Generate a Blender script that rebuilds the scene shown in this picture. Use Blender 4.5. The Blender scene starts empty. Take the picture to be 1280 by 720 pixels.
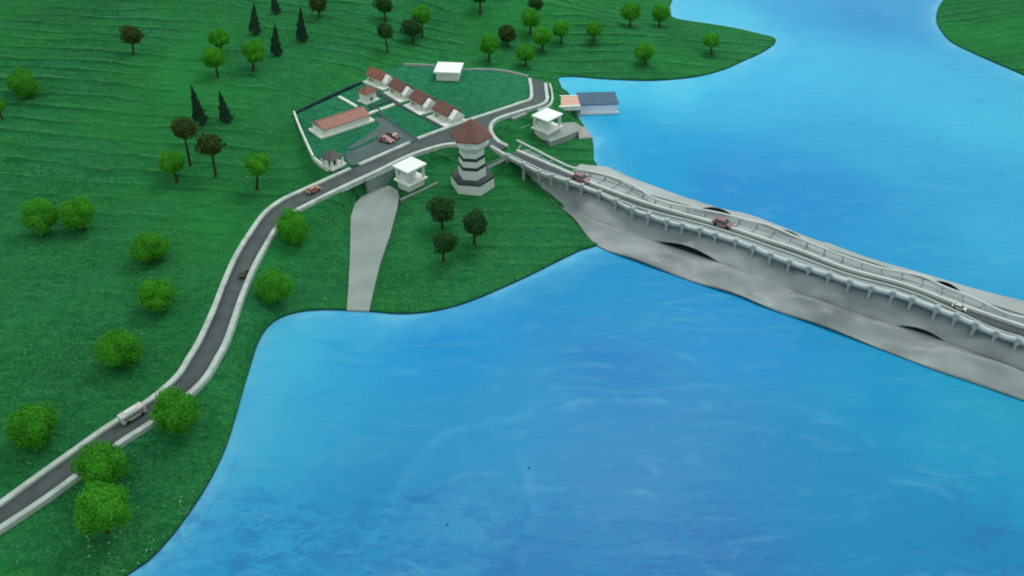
import bpy, bmesh, math, random
import numpy as np
from mathutils import Vector, Matrix
from mathutils.geometry import delaunay_2d_cdt, tessellate_polygon

random.seed(7)
RNG = np.random.default_rng(7)
SC = bpy.context.scene
COL = SC.collection

# ------------------------------------------------------------------ camera maths
CAM_H = 1.2
PITCH = math.radians(37.6)
FPX = 960.0
CP, SP = math.cos(PITCH), math.sin(PITCH)

def at(px, py, z=0.0):
    a = (px - 640) / FPX; b = (py - 360) / FPX
    t = (CAM_H - z) / (SP + b * CP)
    return Vector((a * t, t * (CP - b * SP), z))

def proj(x, y, z):
    dz = z - CAM_H
    d = y * CP - dz * SP
    u = y * SP + dz * CP
    return 640 + FPX * x / d, 360 - FPX * u / d, d

def zat(x, y, py):
    """height above (x, y) that shows at picture row py"""
    k = (360 - py) / FPX
    # (y SP + dz CP) = k (y CP - dz SP)
    dz = y * (k * CP - SP) / (CP + k * SP)
    return CAM_H + dz

def ss(a, b, x):
    t = np.clip((x - a) / (b - a), 0, 1)
    return t * t * (3 - 2 * t)

# ------------------------------------------------------------------ value noise
_TAB = RNG.random((256, 256))
def vnoise(x, y):
    x = np.asarray(x, float); y = np.asarray(y, float)
    xi = np.floor(x).astype(int); yi = np.floor(y).astype(int)
    fx = x - xi; fy = y - yi
    fx = fx * fx * (3 - 2 * fx); fy = fy * fy * (3 - 2 * fy)
    g = lambda i, j: _TAB[i % 256, j % 256]
    return (g(xi, yi) * (1 - fx) + g(xi + 1, yi) * fx) * (1 - fy) + (g(xi, yi + 1) * (1 - fx) + g(xi + 1, yi + 1) * fx) * fy
def fbm(x, y, o=4):
    s = 0; a = 0.5
    for k in range(o):
        s = s + a * vnoise(x * 2 ** k + 17 * k, y * 2 ** k + 31 * k); a *= 0.5
    return s

# ------------------------------------------------------------------ curves
def catmull(P, step=0.012):
    P = [np.array(p, float) for p in P]
    out = []
    n = len(P)
    for i in range(n - 1):
        p0 = P[max(i - 1, 0)]; p1 = P[i]; p2 = P[i + 1]; p3 = P[min(i + 2, n - 1)]
        m = max(1, int(np.linalg.norm(p2 - p1) / step))
        for k in range(m):
            t = k / m
            out.append(0.5 * ((2 * p1) + (-p0 + p2) * t + (2 * p0 - 5 * p1 + 4 * p2 - p3) * t * t + (-p0 + 3 * p1 - 3 * p2 + p3) * t ** 3))
    out.append(P[-1])
    return np.array(out)

def resample(P, n):
    P = np.array(P, float)
    s = np.concatenate([[0], np.cumsum(np.linalg.norm(np.diff(P, axis=0), axis=1))])
    q = np.linspace(0, s[-1], n)
    return np.stack([np.interp(q, s, P[:, k]) for k in range(P.shape[1])], 1)

def seg_dist(X, Y, poly, closed):
    """distance from points to a polyline"""
    A = np.array(poly, float)[:, :2]
    B = np.roll(A, -1, 0) if closed else A[1:]
    if not closed: A = A[:-1]
    if X.size < 40:
        V = B - A; L = (V ** 2).sum(1) + 1e-12
        t = np.clip(((X[:, None] - A[:, 0]) * V[:, 0] + (Y[:, None] - A[:, 1]) * V[:, 1]) / L, 0, 1)
        return np.hypot(X[:, None] - A[:, 0] - t * V[:, 0], Y[:, None] - A[:, 1] - t * V[:, 1]).min(1)
    best = np.full(X.shape, 1e9)
    for (ax, ay), (bx, by) in zip(A, B):
        vx, vy = bx - ax, by - ay
        L = vx * vx + vy * vy + 1e-12
        t = np.clip(((X - ax) * vx + (Y - ay) * vy) / L, 0, 1)
        d = np.hypot(X - ax - t * vx, Y - ay - t * vy)
        best = np.minimum(best, d)
    return best

def inside(X, Y, poly):
    P = np.array(poly, float)[:, :2]
    c = np.zeros(X.shape, bool)
    n = len(P)
    for i in range(n):
        x1, y1 = P[i]; x2, y2 = P[(i + 1) % n]
        cond = ((y1 > Y) != (y2 > Y))
        if y2 != y1:
            c ^= cond & (X < (x2 - x1) * (Y - y1) / (y2 - y1) + x1)
    return c

# ------------------------------------------------------------------ layout, traced on the ground plane
ZS = 0.0048
SHORE = [(20, 830), (95, 775), (155, 720), (185, 700), (215, 668), (243, 630), (266, 592), (283, 555), (294, 520), (304, 485), (313, 455),
         (322, 428), (334, 408), (350, 396), (372, 389), (400, 386), (433, 386.5), (462, 388), (500, 391), (540, 388), (580, 378), (620, 362),
         (660, 344), (700, 324), (728, 311), (745, 306), (760, 290), (768, 262), (766, 235), (752, 212), (743, 201), (742, 190), (741.5, 180), (739, 171), (734, 162),
         (728, 154), (724, 148), (722, 140), (714, 129), (705, 118), (701, 106), (699, 96), (720, 95), (750, 97.5), (790, 99.5), (825, 99.5), (870, 95), (905, 86),
         (930, 75), (952, 65), (968, 54), (968, 47), (950, 42), (920, 35), (890, 30), (860, 25.5), (841, 21), (837, 10), (842, -4), (852, -25), (870, -60)]
shore = catmull([at(x, y, ZS)[:2] for x, y in SHORE], 0.02)
_l = [at(870, -70, ZS)[:2], at(300, -70, ZS)[:2], at(-420, -70, ZS)[:2], at(-420, 300, ZS)[:2], at(-420, 830, ZS)[:2]]
LAND = np.vstack([shore, np.array([tuple(p) for p in _l])])
SHORE2 = [(1345, 121), (1310, 106), (1280, 93), (1252, 81), (1218, 66), (1190, 52), (1177, 38), (1171, 26), (1172, 12), (1179, 0), (1196, -22), (1215, -60)]
shore2 = catmull([at(x, y, ZS)[:2] for x, y in SHORE2], 0.02)
_l2 = [at(1700, -60, ZS)[:2], at(1700, 150, ZS)[:2], at(1450, 150, ZS)[:2]]
LAND2 = np.vstack([shore2, np.array([tuple(p) for p in _l2])])

ZP = 0.075            # level of the yard and of the road crossing
def zroad(py):
    return float(np.interp(py, [212, 240, 300, 450, 660, 760], [ZP, ZP - 0.004, 0.056, 0.040, 0.026, 0.022]))
LK = [(-60, 674), (0, 631), (48, 596), (97, 561), (128, 539), (156, 521), (183, 504), (206, 486), (225, 467), (236, 449), (246, 433), (256, 413), (269, 383),
      (281, 352), (296, 319), (314, 290), (332, 266), (352, 251), (375, 240), (397, 230), (417, 221), (438, 211.5)]
RK = [(-60, 704), (0, 662), (47, 631), (93, 598), (148, 556), (187, 531), (216, 510), (243, 488), (260, 469), (271, 450), (282, 430), (292, 402),
      (303, 370), (318, 334), (336, 301), (347, 284), (363, 268), (380, 259), (405, 246), (430, 234), (460, 220), (471, 215), (496, 202.5), (515, 194),
      (528, 189.4), (546, 184), (560, 181), (574, 180.6), (590, 180)]
leftk = catmull([at(x, y, zroad(y)) for x, y in LK], 0.012)
rightk = catmull([at(x, y, zroad(y)) for x, y in RK], 0.012)
KERB2 = [(449, 206.5), (480, 193), (512, 179)]
KERB3 = [(522, 174), (553, 162.5), (582, 152), (622, 139), (650, 129.5), (663, 124.5), (664, 112), (662, 99)]
KERBN = [(682, 105), (683, 115), (684, 124), (681, 129), (673, 133), (651, 139.5), (629, 146.5), (619, 151), (614, 157), (613.5, 163), (617, 171), (624, 178), (634, 183)]
zb = lambda px: float(np.interp(px, [600, 760], [ZP, ZP + 0.003]))
kerb2 = catmull([at(x, y, ZP) for x, y in KERB2], 0.02)
kerb3 = catmull([at(x, y, ZP) for x, y in KERB3], 0.012)
kerbn = catmull([at(x, y, ZP) for x, y in KERBN], 0.008)
# bridge: near edge, far parapet, outer rail
NEAR = [(613, 184), (622, 189), (634, 197), (652, 206), (674, 217), (692, 222.5), (709, 228), (728, 235), (749, 243), (771, 253.5), (792, 264), (812, 271), (834, 278.5),
        (853, 283), (876, 289), (895, 295), (919, 302.5), (941, 310.5), (963, 320), (987, 329), (1010, 337), (1035, 345), (1062, 354), (1088, 361.5),
        (1115, 368), (1140, 376), (1169, 387), (1195, 397), (1218, 407), (1243, 418), (1275, 428), (1310, 438), (1350, 451), (1550, 525), (1760, 603)]
FARK = [(624, 178), (634, 183), (651, 191), (684, 205), (714, 218), (739, 229.5), (787, 247.5), (834, 262.5), (875, 274), (914, 285.5), (960, 301), (998, 313), (1057, 336),
        (1127, 355), (1189, 378), (1232, 393), (1280, 409), (1350, 431), (1550, 502), (1760, 577)]
OUTR = [(646, 177.5), (667, 188), (684, 197), (700, 205), (717, 212), (753, 220), (778, 228), (798, 238), (814, 248.5), (834, 256), (859, 261), (898, 268.5), (940, 279),
        (960, 284), (998, 300), (1045, 319), (1095, 336), (1150, 347.5), (1177, 360), (1220, 377), (1259, 395), (1290, 402), (1350, 422), (1550, 491), (1760, 564)]
near = catmull([at(x, y, zb(x)) for x, y in NEAR], 0.01)
fark = catmull([at(x, y, zb(x) + 0.004) for x, y in FARK], 0.01)
outr = catmull([at(x, y, zb(x) + 0.006) for x, y in OUTR], 0.01)

PLAT = [(366, 141), (392, 199), (408, 214), (437, 231), (460, 221), (496, 203), (515, 195), (546, 185), (576, 181.5), (600, 181), (622, 189), (634, 196), (640, 186), (619, 174), (611, 163), (616, 154), (629, 146.5),
        (675, 134), (688, 126), (690, 104), (661, 94), (623, 87), (577, 84), (504, 79), (470, 92), (454, 102)]
plat = [at(x, y, ZP) for x, y in PLAT]
RAMP = [(433.5, 387.5, .004), (461.5, 388.5, .004), (467, 362, .009), (475, 330, .014), (488, 292, .020), (496, 262, .024), (499, 246, .027), (497, 238, .03), (486, 232, .031),
        (470, 237, .03), (452, 246, .027), (443, 256, .025), (438.5, 272, .022), (437.5, 320, .014), (435.5, 360, .008)]
ramp = [at(x, y, z) for x, y, z in RAMP]

mid = [(np.array(a) + np.array(b)) / 2 for a, b in zip(resample(leftk, 120), resample(rightk[:int(len(rightk) * .80)], 120))]
mid = resample(np.array(mid), 330)

def height(X, Y):
    X = np.atleast_1d(np.asarray(X, float)); Y = np.atleast_1d(np.asarray(Y, float))
    d = np.minimum(seg_dist(X, Y, shore, False), seg_dist(X, Y, shore2, False))
    h = ZS + 0.024 * ss(0.0, 0.32, d) + 0.002 * (fbm(X * 9, Y * 9) - .47) * ss(0, .05, d)
    # hills: rising away to the back and the left, laid in thin steps
    land2 = X > 1.2
    hill = 0.17 * ss(2.0, 4.2, Y - 0.35 * X + 0.25 * (fbm(X * 1.3, Y * 1.3) - .47)) * ss(0.15, 0.9, d)
    hill = hill + 0.035 * ss(-0.45, -1.6, X) + 0.016 * (fbm(X * 3.1 + 5, Y * 3.1) - .47) * ss(.1, .5, d)
    hill = np.where(land2, 0.03 * ss(0, .5, d), hill)
    st = 0.0105
    q = hill / st + 1.1 * (fbm(X * 2.2, Y * 5.0) - .47)
    fr = q - np.floor(q)
    terr = (np.floor(q) + ss(0.62, 0.98, fr)) * st
    amt = 0.55 * ss(0.35, .62, fbm(X * 1.7 + 40, Y * 2.6 + 9))
    h = h + np.where(hill > 0.004, hill * (1 - amt) + (terr - 0.5 * st) * amt, hill)
    # the road's embankment
    M = mid
    dm = np.full(X.shape, 1e9); zm = np.zeros(X.shape)
    if X.size < 40:
        D = np.hypot(X[:, None] - M[::3, 0], Y[:, None] - M[::3, 1]); k = D.argmin(1)
        dm = D.min(1); zm = M[::3, 2][k]
    for k in range(0, len(M) if X.size >= 40 else 0, 3):
        dd = np.hypot(X - M[k, 0], Y - M[k, 1])
        m = dd < dm
        dm = np.where(m, dd, dm); zm = np.where(m, M[k, 2], zm)
    w = 1 - ss(0.045, 0.13, dm)
    h = h * (1 - w) + (zm - 0.0065) * w
    # the flat yard
    dp = seg_dist(X, Y, plat, True)
    ip = inside(X, Y, plat)
    w = np.where(ip, 1.0, 1 - ss(0.0, np.where(Y < 2.35, 0.035, 0.12), dp))
    h = h * (1 - w) + (ZP - 0.006) * w
    # the slipway's bed
    near_r = (Y < 2.3) & (Y > 1.2) & (X < 0) & (X > -.8)
    if near_r.any():
        dr = np.where(inside(X, Y, ramp), 0, seg_dist(X, Y, ramp, True))
        zr = np.interp(Y, [1.45, 1.6, 1.8, 2.0, 2.1], [.004, .010, .020, .026, .03])
        w = np.where(near_r, 1 - ss(0.004, 0.03, dr), 0)
        h = h * (1 - w) + (zr - 0.005) * w
    return h

def h1(x, y): return float(height(x, y)[0])

def ground(px, py):
    """where the line of sight of a picture point meets the ground"""
    z = 0.03
    for _ in range(14):
        p = at(px, py, z); z = 0.5 * z + 0.5 * h1(p.x, p.y)
    p = at(px, py, z); p.z = h1(p.x, p.y)
    return p

# ------------------------------------------------------------------ materials
def lin(r, g, b):
    f = lambda c: (c / 255 / 12.92) if c / 255 <= 0.04045 else ((c / 255 + .055) / 1.055) ** 2.4
    return (f(r), f(g), f(b))

def mat(name, col, rough=0.7, var=0.15, scale=60, bump=0.0, bscale=200, spec=0.3, col2=None, detail=4, coord='Object'):
    m = bpy.data.materials.new(name); m.use_nodes = True
    nt = m.node_tree; bs = nt.nodes['Principled BSDF']
    bs.inputs['Roughness'].default_value = rough
    bs.inputs['Specular IOR Level'].default_value = spec
    tc = nt.nodes.new('ShaderNodeTexCoord')
    n = nt.nodes.new('ShaderNodeTexNoise'); n.inputs['Scale'].default_value = scale; n.inputs['Detail'].default_value = detail
    nt.links.new(tc.outputs[coord], n.inputs['Vector'])
    r = nt.nodes.new('ShaderNodeValToRGB')
    c2 = col2 if col2 else tuple(c * (1 - var) for c in col)
    c1 = tuple(min(1, c * (1 + var * .6)) for c in col)
    r.color_ramp.elements[0].position = .3; r.color_ramp.elements[1].position = .7
    r.color_ramp.elements[0].color = (*c2, 1); r.color_ramp.elements[1].color = (*c1, 1)
    nt.links.new(n.outputs['Fac'], r.inputs['Fac']); nt.links.new(r.outputs['Color'], bs.inputs['Base Color'])
    if bump:
        b = nt.nodes.new('ShaderNodeBump'); b.inputs['Strength'].default_value = bump; b.inputs['Distance'].default_value = 0.002
        n2 = nt.nodes.new('ShaderNodeTexNoise'); n2.inputs['Scale'].default_value = bscale; n2.inputs['Detail'].default_value = 3
        nt.links.new(tc.outputs[coord], n2.inputs['Vector']); nt.links.new(n2.outputs['Fac'], b.inputs['Height'])
        nt.links.new(b.outputs['Normal'], bs.inputs['Normal'])
    return m

M = {}
M['white'] = mat('white_card', (.66, .71, .65), .6, .10, 40, .15, 150)
M['white_bright'] = mat('bright_white_card', (.80, .83, .79), .55, .05, 40)
M['kerb'] = mat('kerb_card', (.46, .53, .485), .7, .24, 45, .3, 220)
M['cream'] = mat('cream_card', (.66, .68, .58), .6, .12, 60, .15, 200)
M['asphalt'] = mat('road_grey', (.078, .096, .100), .85, .22, 25, .3, 400)
M['yard'] = mat('yard_grey', (.075, .115, .115), .85, .25, 20, .3, 400)
M['dark'] = mat('dark_card', (.035, .055, .062), .6, .2, 50)
M['brown_roof'] = mat('brown_roof', (.155, .075, .056), .7, .2, 70, .5, 260)
M['red_roof'] = mat('red_brown_roof', (.24, .095, .070), .7, .2, 70, .5, 260)
M['tan_roof'] = mat('tan_roof', (.33, .165, .125), .7, .12, 60, .4, 260)
M['grey_roof'] = mat('grey_roof', (.10, .105, .10), .7, .2, 70, .5, 260)
M['slate'] = mat('slate_blue_roof', (.050, .105, .175), .6, .12, 25)
M['salmon'] = mat('salmon_deck', (.62, .37, .28), .7, .1, 30)
M['lilac'] = mat('pale_grey_wall', (.74, .78, .84), .6, .08, 30)
M['concrete'] = mat('concrete_paper', (.27, .32, .30), .8, .16, 14, .35, 120)
M['concrete_dark'] = mat('dark_concrete', (.19, .25, .235), .8, .18, 18, .3, 120)
M['dam_rear'] = mat('dam_rear_paper', (.38, .41, .40), .5, .2, 6, .8, 26, .35)
M['dam'] = mat('dam_paper', (.30, .335, .33), .45, .24, 6.5, 1.0, 26, .35, (.135, .158, .16), 4)
M['bridge'] = mat('bridge_card', (.33, .385, .37), .6, .12, 40, .2, 150)
M['rail'] = mat('rail_card', (.55, .61, .585), .55, .1, 40, .2, 150)
M['bridge_road_shade'] = mat('bridge_road_shade_grey', (.080, .096, .098), .8, .2, 25, .2, 300)
M['bridge_walk'] = mat('bridge_walkway', (.35, .40, .395), .65, .16, 22)
M['red_car'] = mat('red_paint', (.26, .13, .14), .35, .06, 20, spec=.5)
M['pink_car'] = mat('pink_red_paint', (.46, .17, .15), .35, .06, 20, spec=.5)
M['maroon_car'] = mat('maroon_paint', (.15, .05, .045), .35, .06, 20, spec=.5)
M['orange_car'] = mat('orange_paint', (.44, .19, .09), .45, .06, 20, spec=.5)
M['olive_car'] = mat('olive_paint', (.06, .065, .035), .45, .1, 20, spec=.5)
M['bus'] = mat('bus_white', (.54, .55, .49), .4, .06, 20, spec=.5)
M['window'] = mat('dark_window', (.03, .035, .04), .2, .1, 20, spec=.6)
M['grey_window'] = mat('grey_window', (.17, .19, .18), .2, .1, 20, spec=.6)
M['tyre'] = mat('tyre_black', (.02, .02, .02), .8, .1, 20)
M['bark'] = mat('bark', (.045, .035, .022), .9, .3, 150, .4, 300)
M['stone'] = mat('pinkish_stone', (.30, .24, .17), .85, .4, 60, .5, 200)
M['slip'] = mat('slip_grey', (.33, .34, .32), .85, .2, 40)
M['edge'] = mat('board_edge', (.010, .050, .050), .8, .3, 30)

def foliage(name, c_hi, c_lo):
    m = bpy.data.materials.new(name); m.use_nodes = True
    nt = m.node_tree; bs = nt.nodes['Principled BSDF']
    bs.inputs['Roughness'].default_value = .8; bs.inputs['Specular IOR Level'].default_value = .15
    g = nt.nodes.new('ShaderNodeNewGeometry')
    oi = nt.nodes.new('ShaderNodeObjectInfo')
    mixf = nt.nodes.new('ShaderNodeMath'); mixf.operation = 'MULTIPLY_ADD'
    mixf.inputs[1].default_value = .66
    mul = nt.nodes.new('ShaderNodeMath'); mul.operation = 'MULTIPLY'; mul.inputs[1].default_value = .28
    nt.links.new(oi.outputs['Random'], mul.inputs[0])
    nt.links.new(g.outputs['Random Per Island'], mixf.inputs[0]); nt.links.new(mul.outputs[0], mixf.inputs[2])
    r = nt.nodes.new('ShaderNodeValToRGB')
    r.color_ramp.elements[0].color = (*c_lo, 1); r.color_ramp.elements[1].color = (*c_hi, 1)
    nt.links.new(mixf.outputs[0], r.inputs['Fac']); nt.links.new(r.outputs['Color'], bs.inputs['Base Color'])
    tr = nt.nodes.new('ShaderNodeBsdfTranslucent'); nt.links.new(r.outputs['Color'], tr.inputs['Color'])
    mx = nt.nodes.new('ShaderNodeMixShader'); mx.inputs[0].default_value = .25
    nt.links.new(bs.outputs[0], mx.inputs[1]); nt.links.new(tr.outputs[0], mx.inputs[2])
    nt.links.new(mx.outputs[0], nt.nodes['Material Output'].inputs['Surface'])
    return m
M['leaf_bright'] = foliage('bright_foliage', (.085, .43, .026), (.040, .26, .016))
M['leaf_olive'] = foliage('olive_foliage', (.062, .115, .022), (.030, .060, .016))
M['leaf_dark'] = foliage('dark_foliage', (.034, .125, .030), (.017, .072, .022))
M['leaf_conifer'] = foliage('conifer_foliage', (.030, .090, .048), (.017, .052, .031))

def grass_mat(name, base, lo, hi, teal, streak=True):
    m = bpy.data.materials.new(name); m.use_nodes = True
    nt = m.node_tree; L = nt.links; bs = nt.nodes['Principled BSDF']
    bs.inputs['Roughness'].default_value = .95; bs.inputs['Specular IOR Level'].default_value = .04
    g = nt.nodes.new('ShaderNodeNewGeometry')
    def noise(scale, det=4, vec=None, rough=.55, dist=0):
        n = nt.nodes.new('ShaderNodeTexNoise'); n.inputs['Scale'].default_value = scale; n.inputs['Detail'].default_value = det
        n.inputs['Roughness'].default_value = rough; n.inputs['Distortion'].default_value = dist
        L.new(vec if vec else g.outputs['Position'], n.inputs['Vector']); return n.outputs['Fac']
    def ramp(src, a, b, ca, cb):
        r = nt.nodes.new('ShaderNodeValToRGB'); e = r.color_ramp.elements
        e[0].position = a; e[1].position = b; e[0].color = (*ca, 1); e[1].color = (*cb, 1)
        L.new(src, r.inputs['Fac']); return r.outputs['Color']
    def mix(fac, A, B, mode='MIX'):
        x = nt.nodes.new('ShaderNodeMix'); x.data_type = 'RGBA'; x.blend_type = mode
        if isinstance(fac, float): x.inputs['Factor'].default_value = fac
        else: L.new(fac, x.inputs['Factor'])
        for k, v in (('A', A), ('B', B)):
            i = [s for s in x.inputs if s.name == k and s.type == 'RGBA'][0]
            if isinstance(v, tuple): i.default_value = (*v, 1)
            else: L.new(v, i)
        return [s for s in x.outputs if s.type == 'RGBA'][0]
    mp = nt.nodes.new('ShaderNodeMapping'); mp.inputs['Scale'].default_value = (1, 4.5, 4.5); mp.inputs['Rotation'].default_value = (0, 0, .12)
    L.new(g.outputs['Position'], mp.inputs['Vector'])
    c = ramp(noise(2.3, 5), .35, .68, lo, base)
    c = mix(ramp(noise(4.5, 4, None, .6, .6), .46, .72, (0, 0, 0), (.8, .8, .8)), c, teal)
    fine = noise(170, 3, None, .7)
    c = mix(ramp(fine, .42, .74, (0, 0, 0), (.85, .85, .85)), c, hi)
    if streak:
        # flock layer edges in long curves, their step shading painted dark and pale
        mw = nt.nodes.new('ShaderNodeMapping'); mw.inputs['Scale'].default_value = (.38, 1, 1); mw.inputs['Rotation'].default_value = (0, 0, .10)
        L.new(g.outputs['Position'], mw.inputs['Vector'])
        wv = nt.nodes.new('ShaderNodeTexWave'); wv.wave_type = 'BANDS'; wv.bands_direction = 'Y'; wv.wave_profile = 'SAW'
        wv.inputs['Scale'].default_value = 4.2; wv.inputs['Distortion'].default_value = 7.5; wv.inputs['Detail'].default_value = 4; wv.inputs['Detail Scale'].default_value = .75; wv.inputs['Detail Roughness'].default_value = .55
        L.new(mw.outputs['Vector'], wv.inputs['Vector'])
        sy = nt.nodes.new('ShaderNodeSeparateXYZ'); L.new(g.outputs['Position'], sy.inputs[0])
        my = nt.nodes.new('ShaderNodeMapRange'); my.inputs[1].default_value = 1.5; my.inputs[2].default_value = 2.3; my.inputs[3].default_value = .12; L.new(sy.outputs['Y'], my.inputs[0])
        patch = ramp(noise(1.7, 4, None, .55, .5), .38, .55, (.10, .10, .10), (1, 1, 1))
        def masked(col):
            x = nt.nodes.new('ShaderNodeMath'); x.operation = 'MULTIPLY'; L.new(col, x.inputs[0]); L.new(my.outputs[0], x.inputs[1])
            y = nt.nodes.new('ShaderNodeMath'); y.operation = 'MULTIPLY'; L.new(x.outputs[0], y.inputs[0]); L.new(patch, y.inputs[1]); return y.outputs[0]
        c = mix(masked(ramp(wv.outputs['Fac'], .62, .95, (0, 0, 0), (.8, .8, .8))), c, (.004, .055, .022))
        c = mix(masked(ramp(wv.outputs['Fac'], .02, .22, (.55, .55, .55), (0, 0, 0))), c, hi)
        mot = noise(48, 4, None, .65, .3)
        c = mix(ramp(mot, .36, .48, (.42, .42, .42), (0, 0, 0)), c, lo)
        c = mix(ramp(mot, .56, .72, (0, 0, 0), (.28, .28, .28)), c, hi)
        c = mix(ramp(noise(1.4, 3, None, .5, .3), .50, .68, (0, 0, 0), (.7, .7, .7)), c, (.022, .21, .042))
        s = noise(13, 6, mp.outputs['Vector'], .65, .9)
        c = mix(ramp(s, .36, .5, (.4, .4, .4), (0, 0, 0)), c, lo)
        c = mix(ramp(s, .56, .74, (0, 0, 0), (.35, .35, .35)), c, hi)
    if not streak:
        mot = noise(42, 5, None, .7, .4)
        c = mix(ramp(mot, .38, .48, (.8, .8, .8), (0, 0, 0)), c, lo)
        c = mix(ramp(mot, .55, .68, (0, 0, 0), (.6, .6, .6)), c, hi)
    dot = noise(330, 2, None, .5)
    c = mix(ramp(dot, .735, .78, (0, 0, 0), (.5, .5, .5)), c, (.12, .30, .13))
    L.new(c, bs.inputs['Base Color'])
    b = nt.nodes.new('ShaderNodeBump'); b.inputs['Strength'].default_value = .8; b.inputs['Distance'].default_value = .003
    L.new(noise(150, 4, None, .7), b.inputs['Height'])
    b2 = nt.nodes.new('ShaderNodeBump'); b2.inputs['Strength'].default_value = .6; b2.inputs['Distance'].default_value = .012
    L.new(noise(16, 5, mp.outputs['Vector'], .65, .9), b2.inputs['Height']); L.new(b.outputs['Normal'], b2.inputs['Normal'])
    out = b2.outputs['Normal']
    if streak:
        # thin laid layers: their edges run across the hillside
        sp_ = nt.nodes.new('ShaderNodeSeparateXYZ'); L.new(g.outputs['Position'], sp_.inputs[0])
        mr_ = nt.nodes.new('ShaderNodeMapRange'); mr_.inputs[1].default_value = 1.7; mr_.inputs[2].default_value = 2.6; L.new(sp_.outputs['Y'], mr_.inputs[0])
        mk = nt.nodes.new('ShaderNodeMath'); mk.operation = 'MULTIPLY'; L.new(mr_.outputs[0], mk.inputs[0])
        L.new(ramp(noise(1.9, 3), .40, .56, (.12, .12, .12), (1, 1, 1)), mk.inputs[1])
        b3 = nt.nodes.new('ShaderNodeBump'); b3.inputs['Distance'].default_value = .016
        L.new(mk.outputs[0], b3.inputs['Strength']); L.new(wv.outputs['Fac'], b3.inputs['Height']); L.new(out, b3.inputs['Normal'])
        out = b3.outputs['Normal']
    L.new(out, bs.inputs['Normal'])
    return m
M['grass'] = grass_mat('flocked_grass', (.013, .155, .036), (.006, .085, .025), (.055, .265, .082), (.011, .145, .058))
M['lawn'] = grass_mat('yard_lawn', (.017, .165, .078), (.009, .100, .050), (.045, .250, .120), (.018, .150, .088), False)

# ------------------------------------------------------------------ object helpers
def link(name, me, m, parent=None, smooth=False):
    o = bpy.data.objects.new(name, me); COL.objects.link(o)
    if m: me.materials.append(m)
    if smooth: me.polygons.foreach_set('use_smooth', [True] * len(me.polygons))
    if parent is not None:
        o.parent = parent
        o.matrix_parent_inverse = Matrix.Identity(4)
    return o

def tag(o, label=None, cat=None, group=None, kind=None):
    if label: o['label'] = label
    if cat: o['category'] = cat
    if group: o['group'] = group
    if kind: o['kind'] = kind
    return o

def thing(name, label, cat, loc=(0, 0, 0), rz=0.0, group=None):
    o = bpy.data.objects.new(name, None); COL.objects.link(o)
    o.empty_display_size = .02
    o.location = loc; o.rotation_euler = (0, 0, rz)
    return tag(o, label, cat, group)

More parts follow.
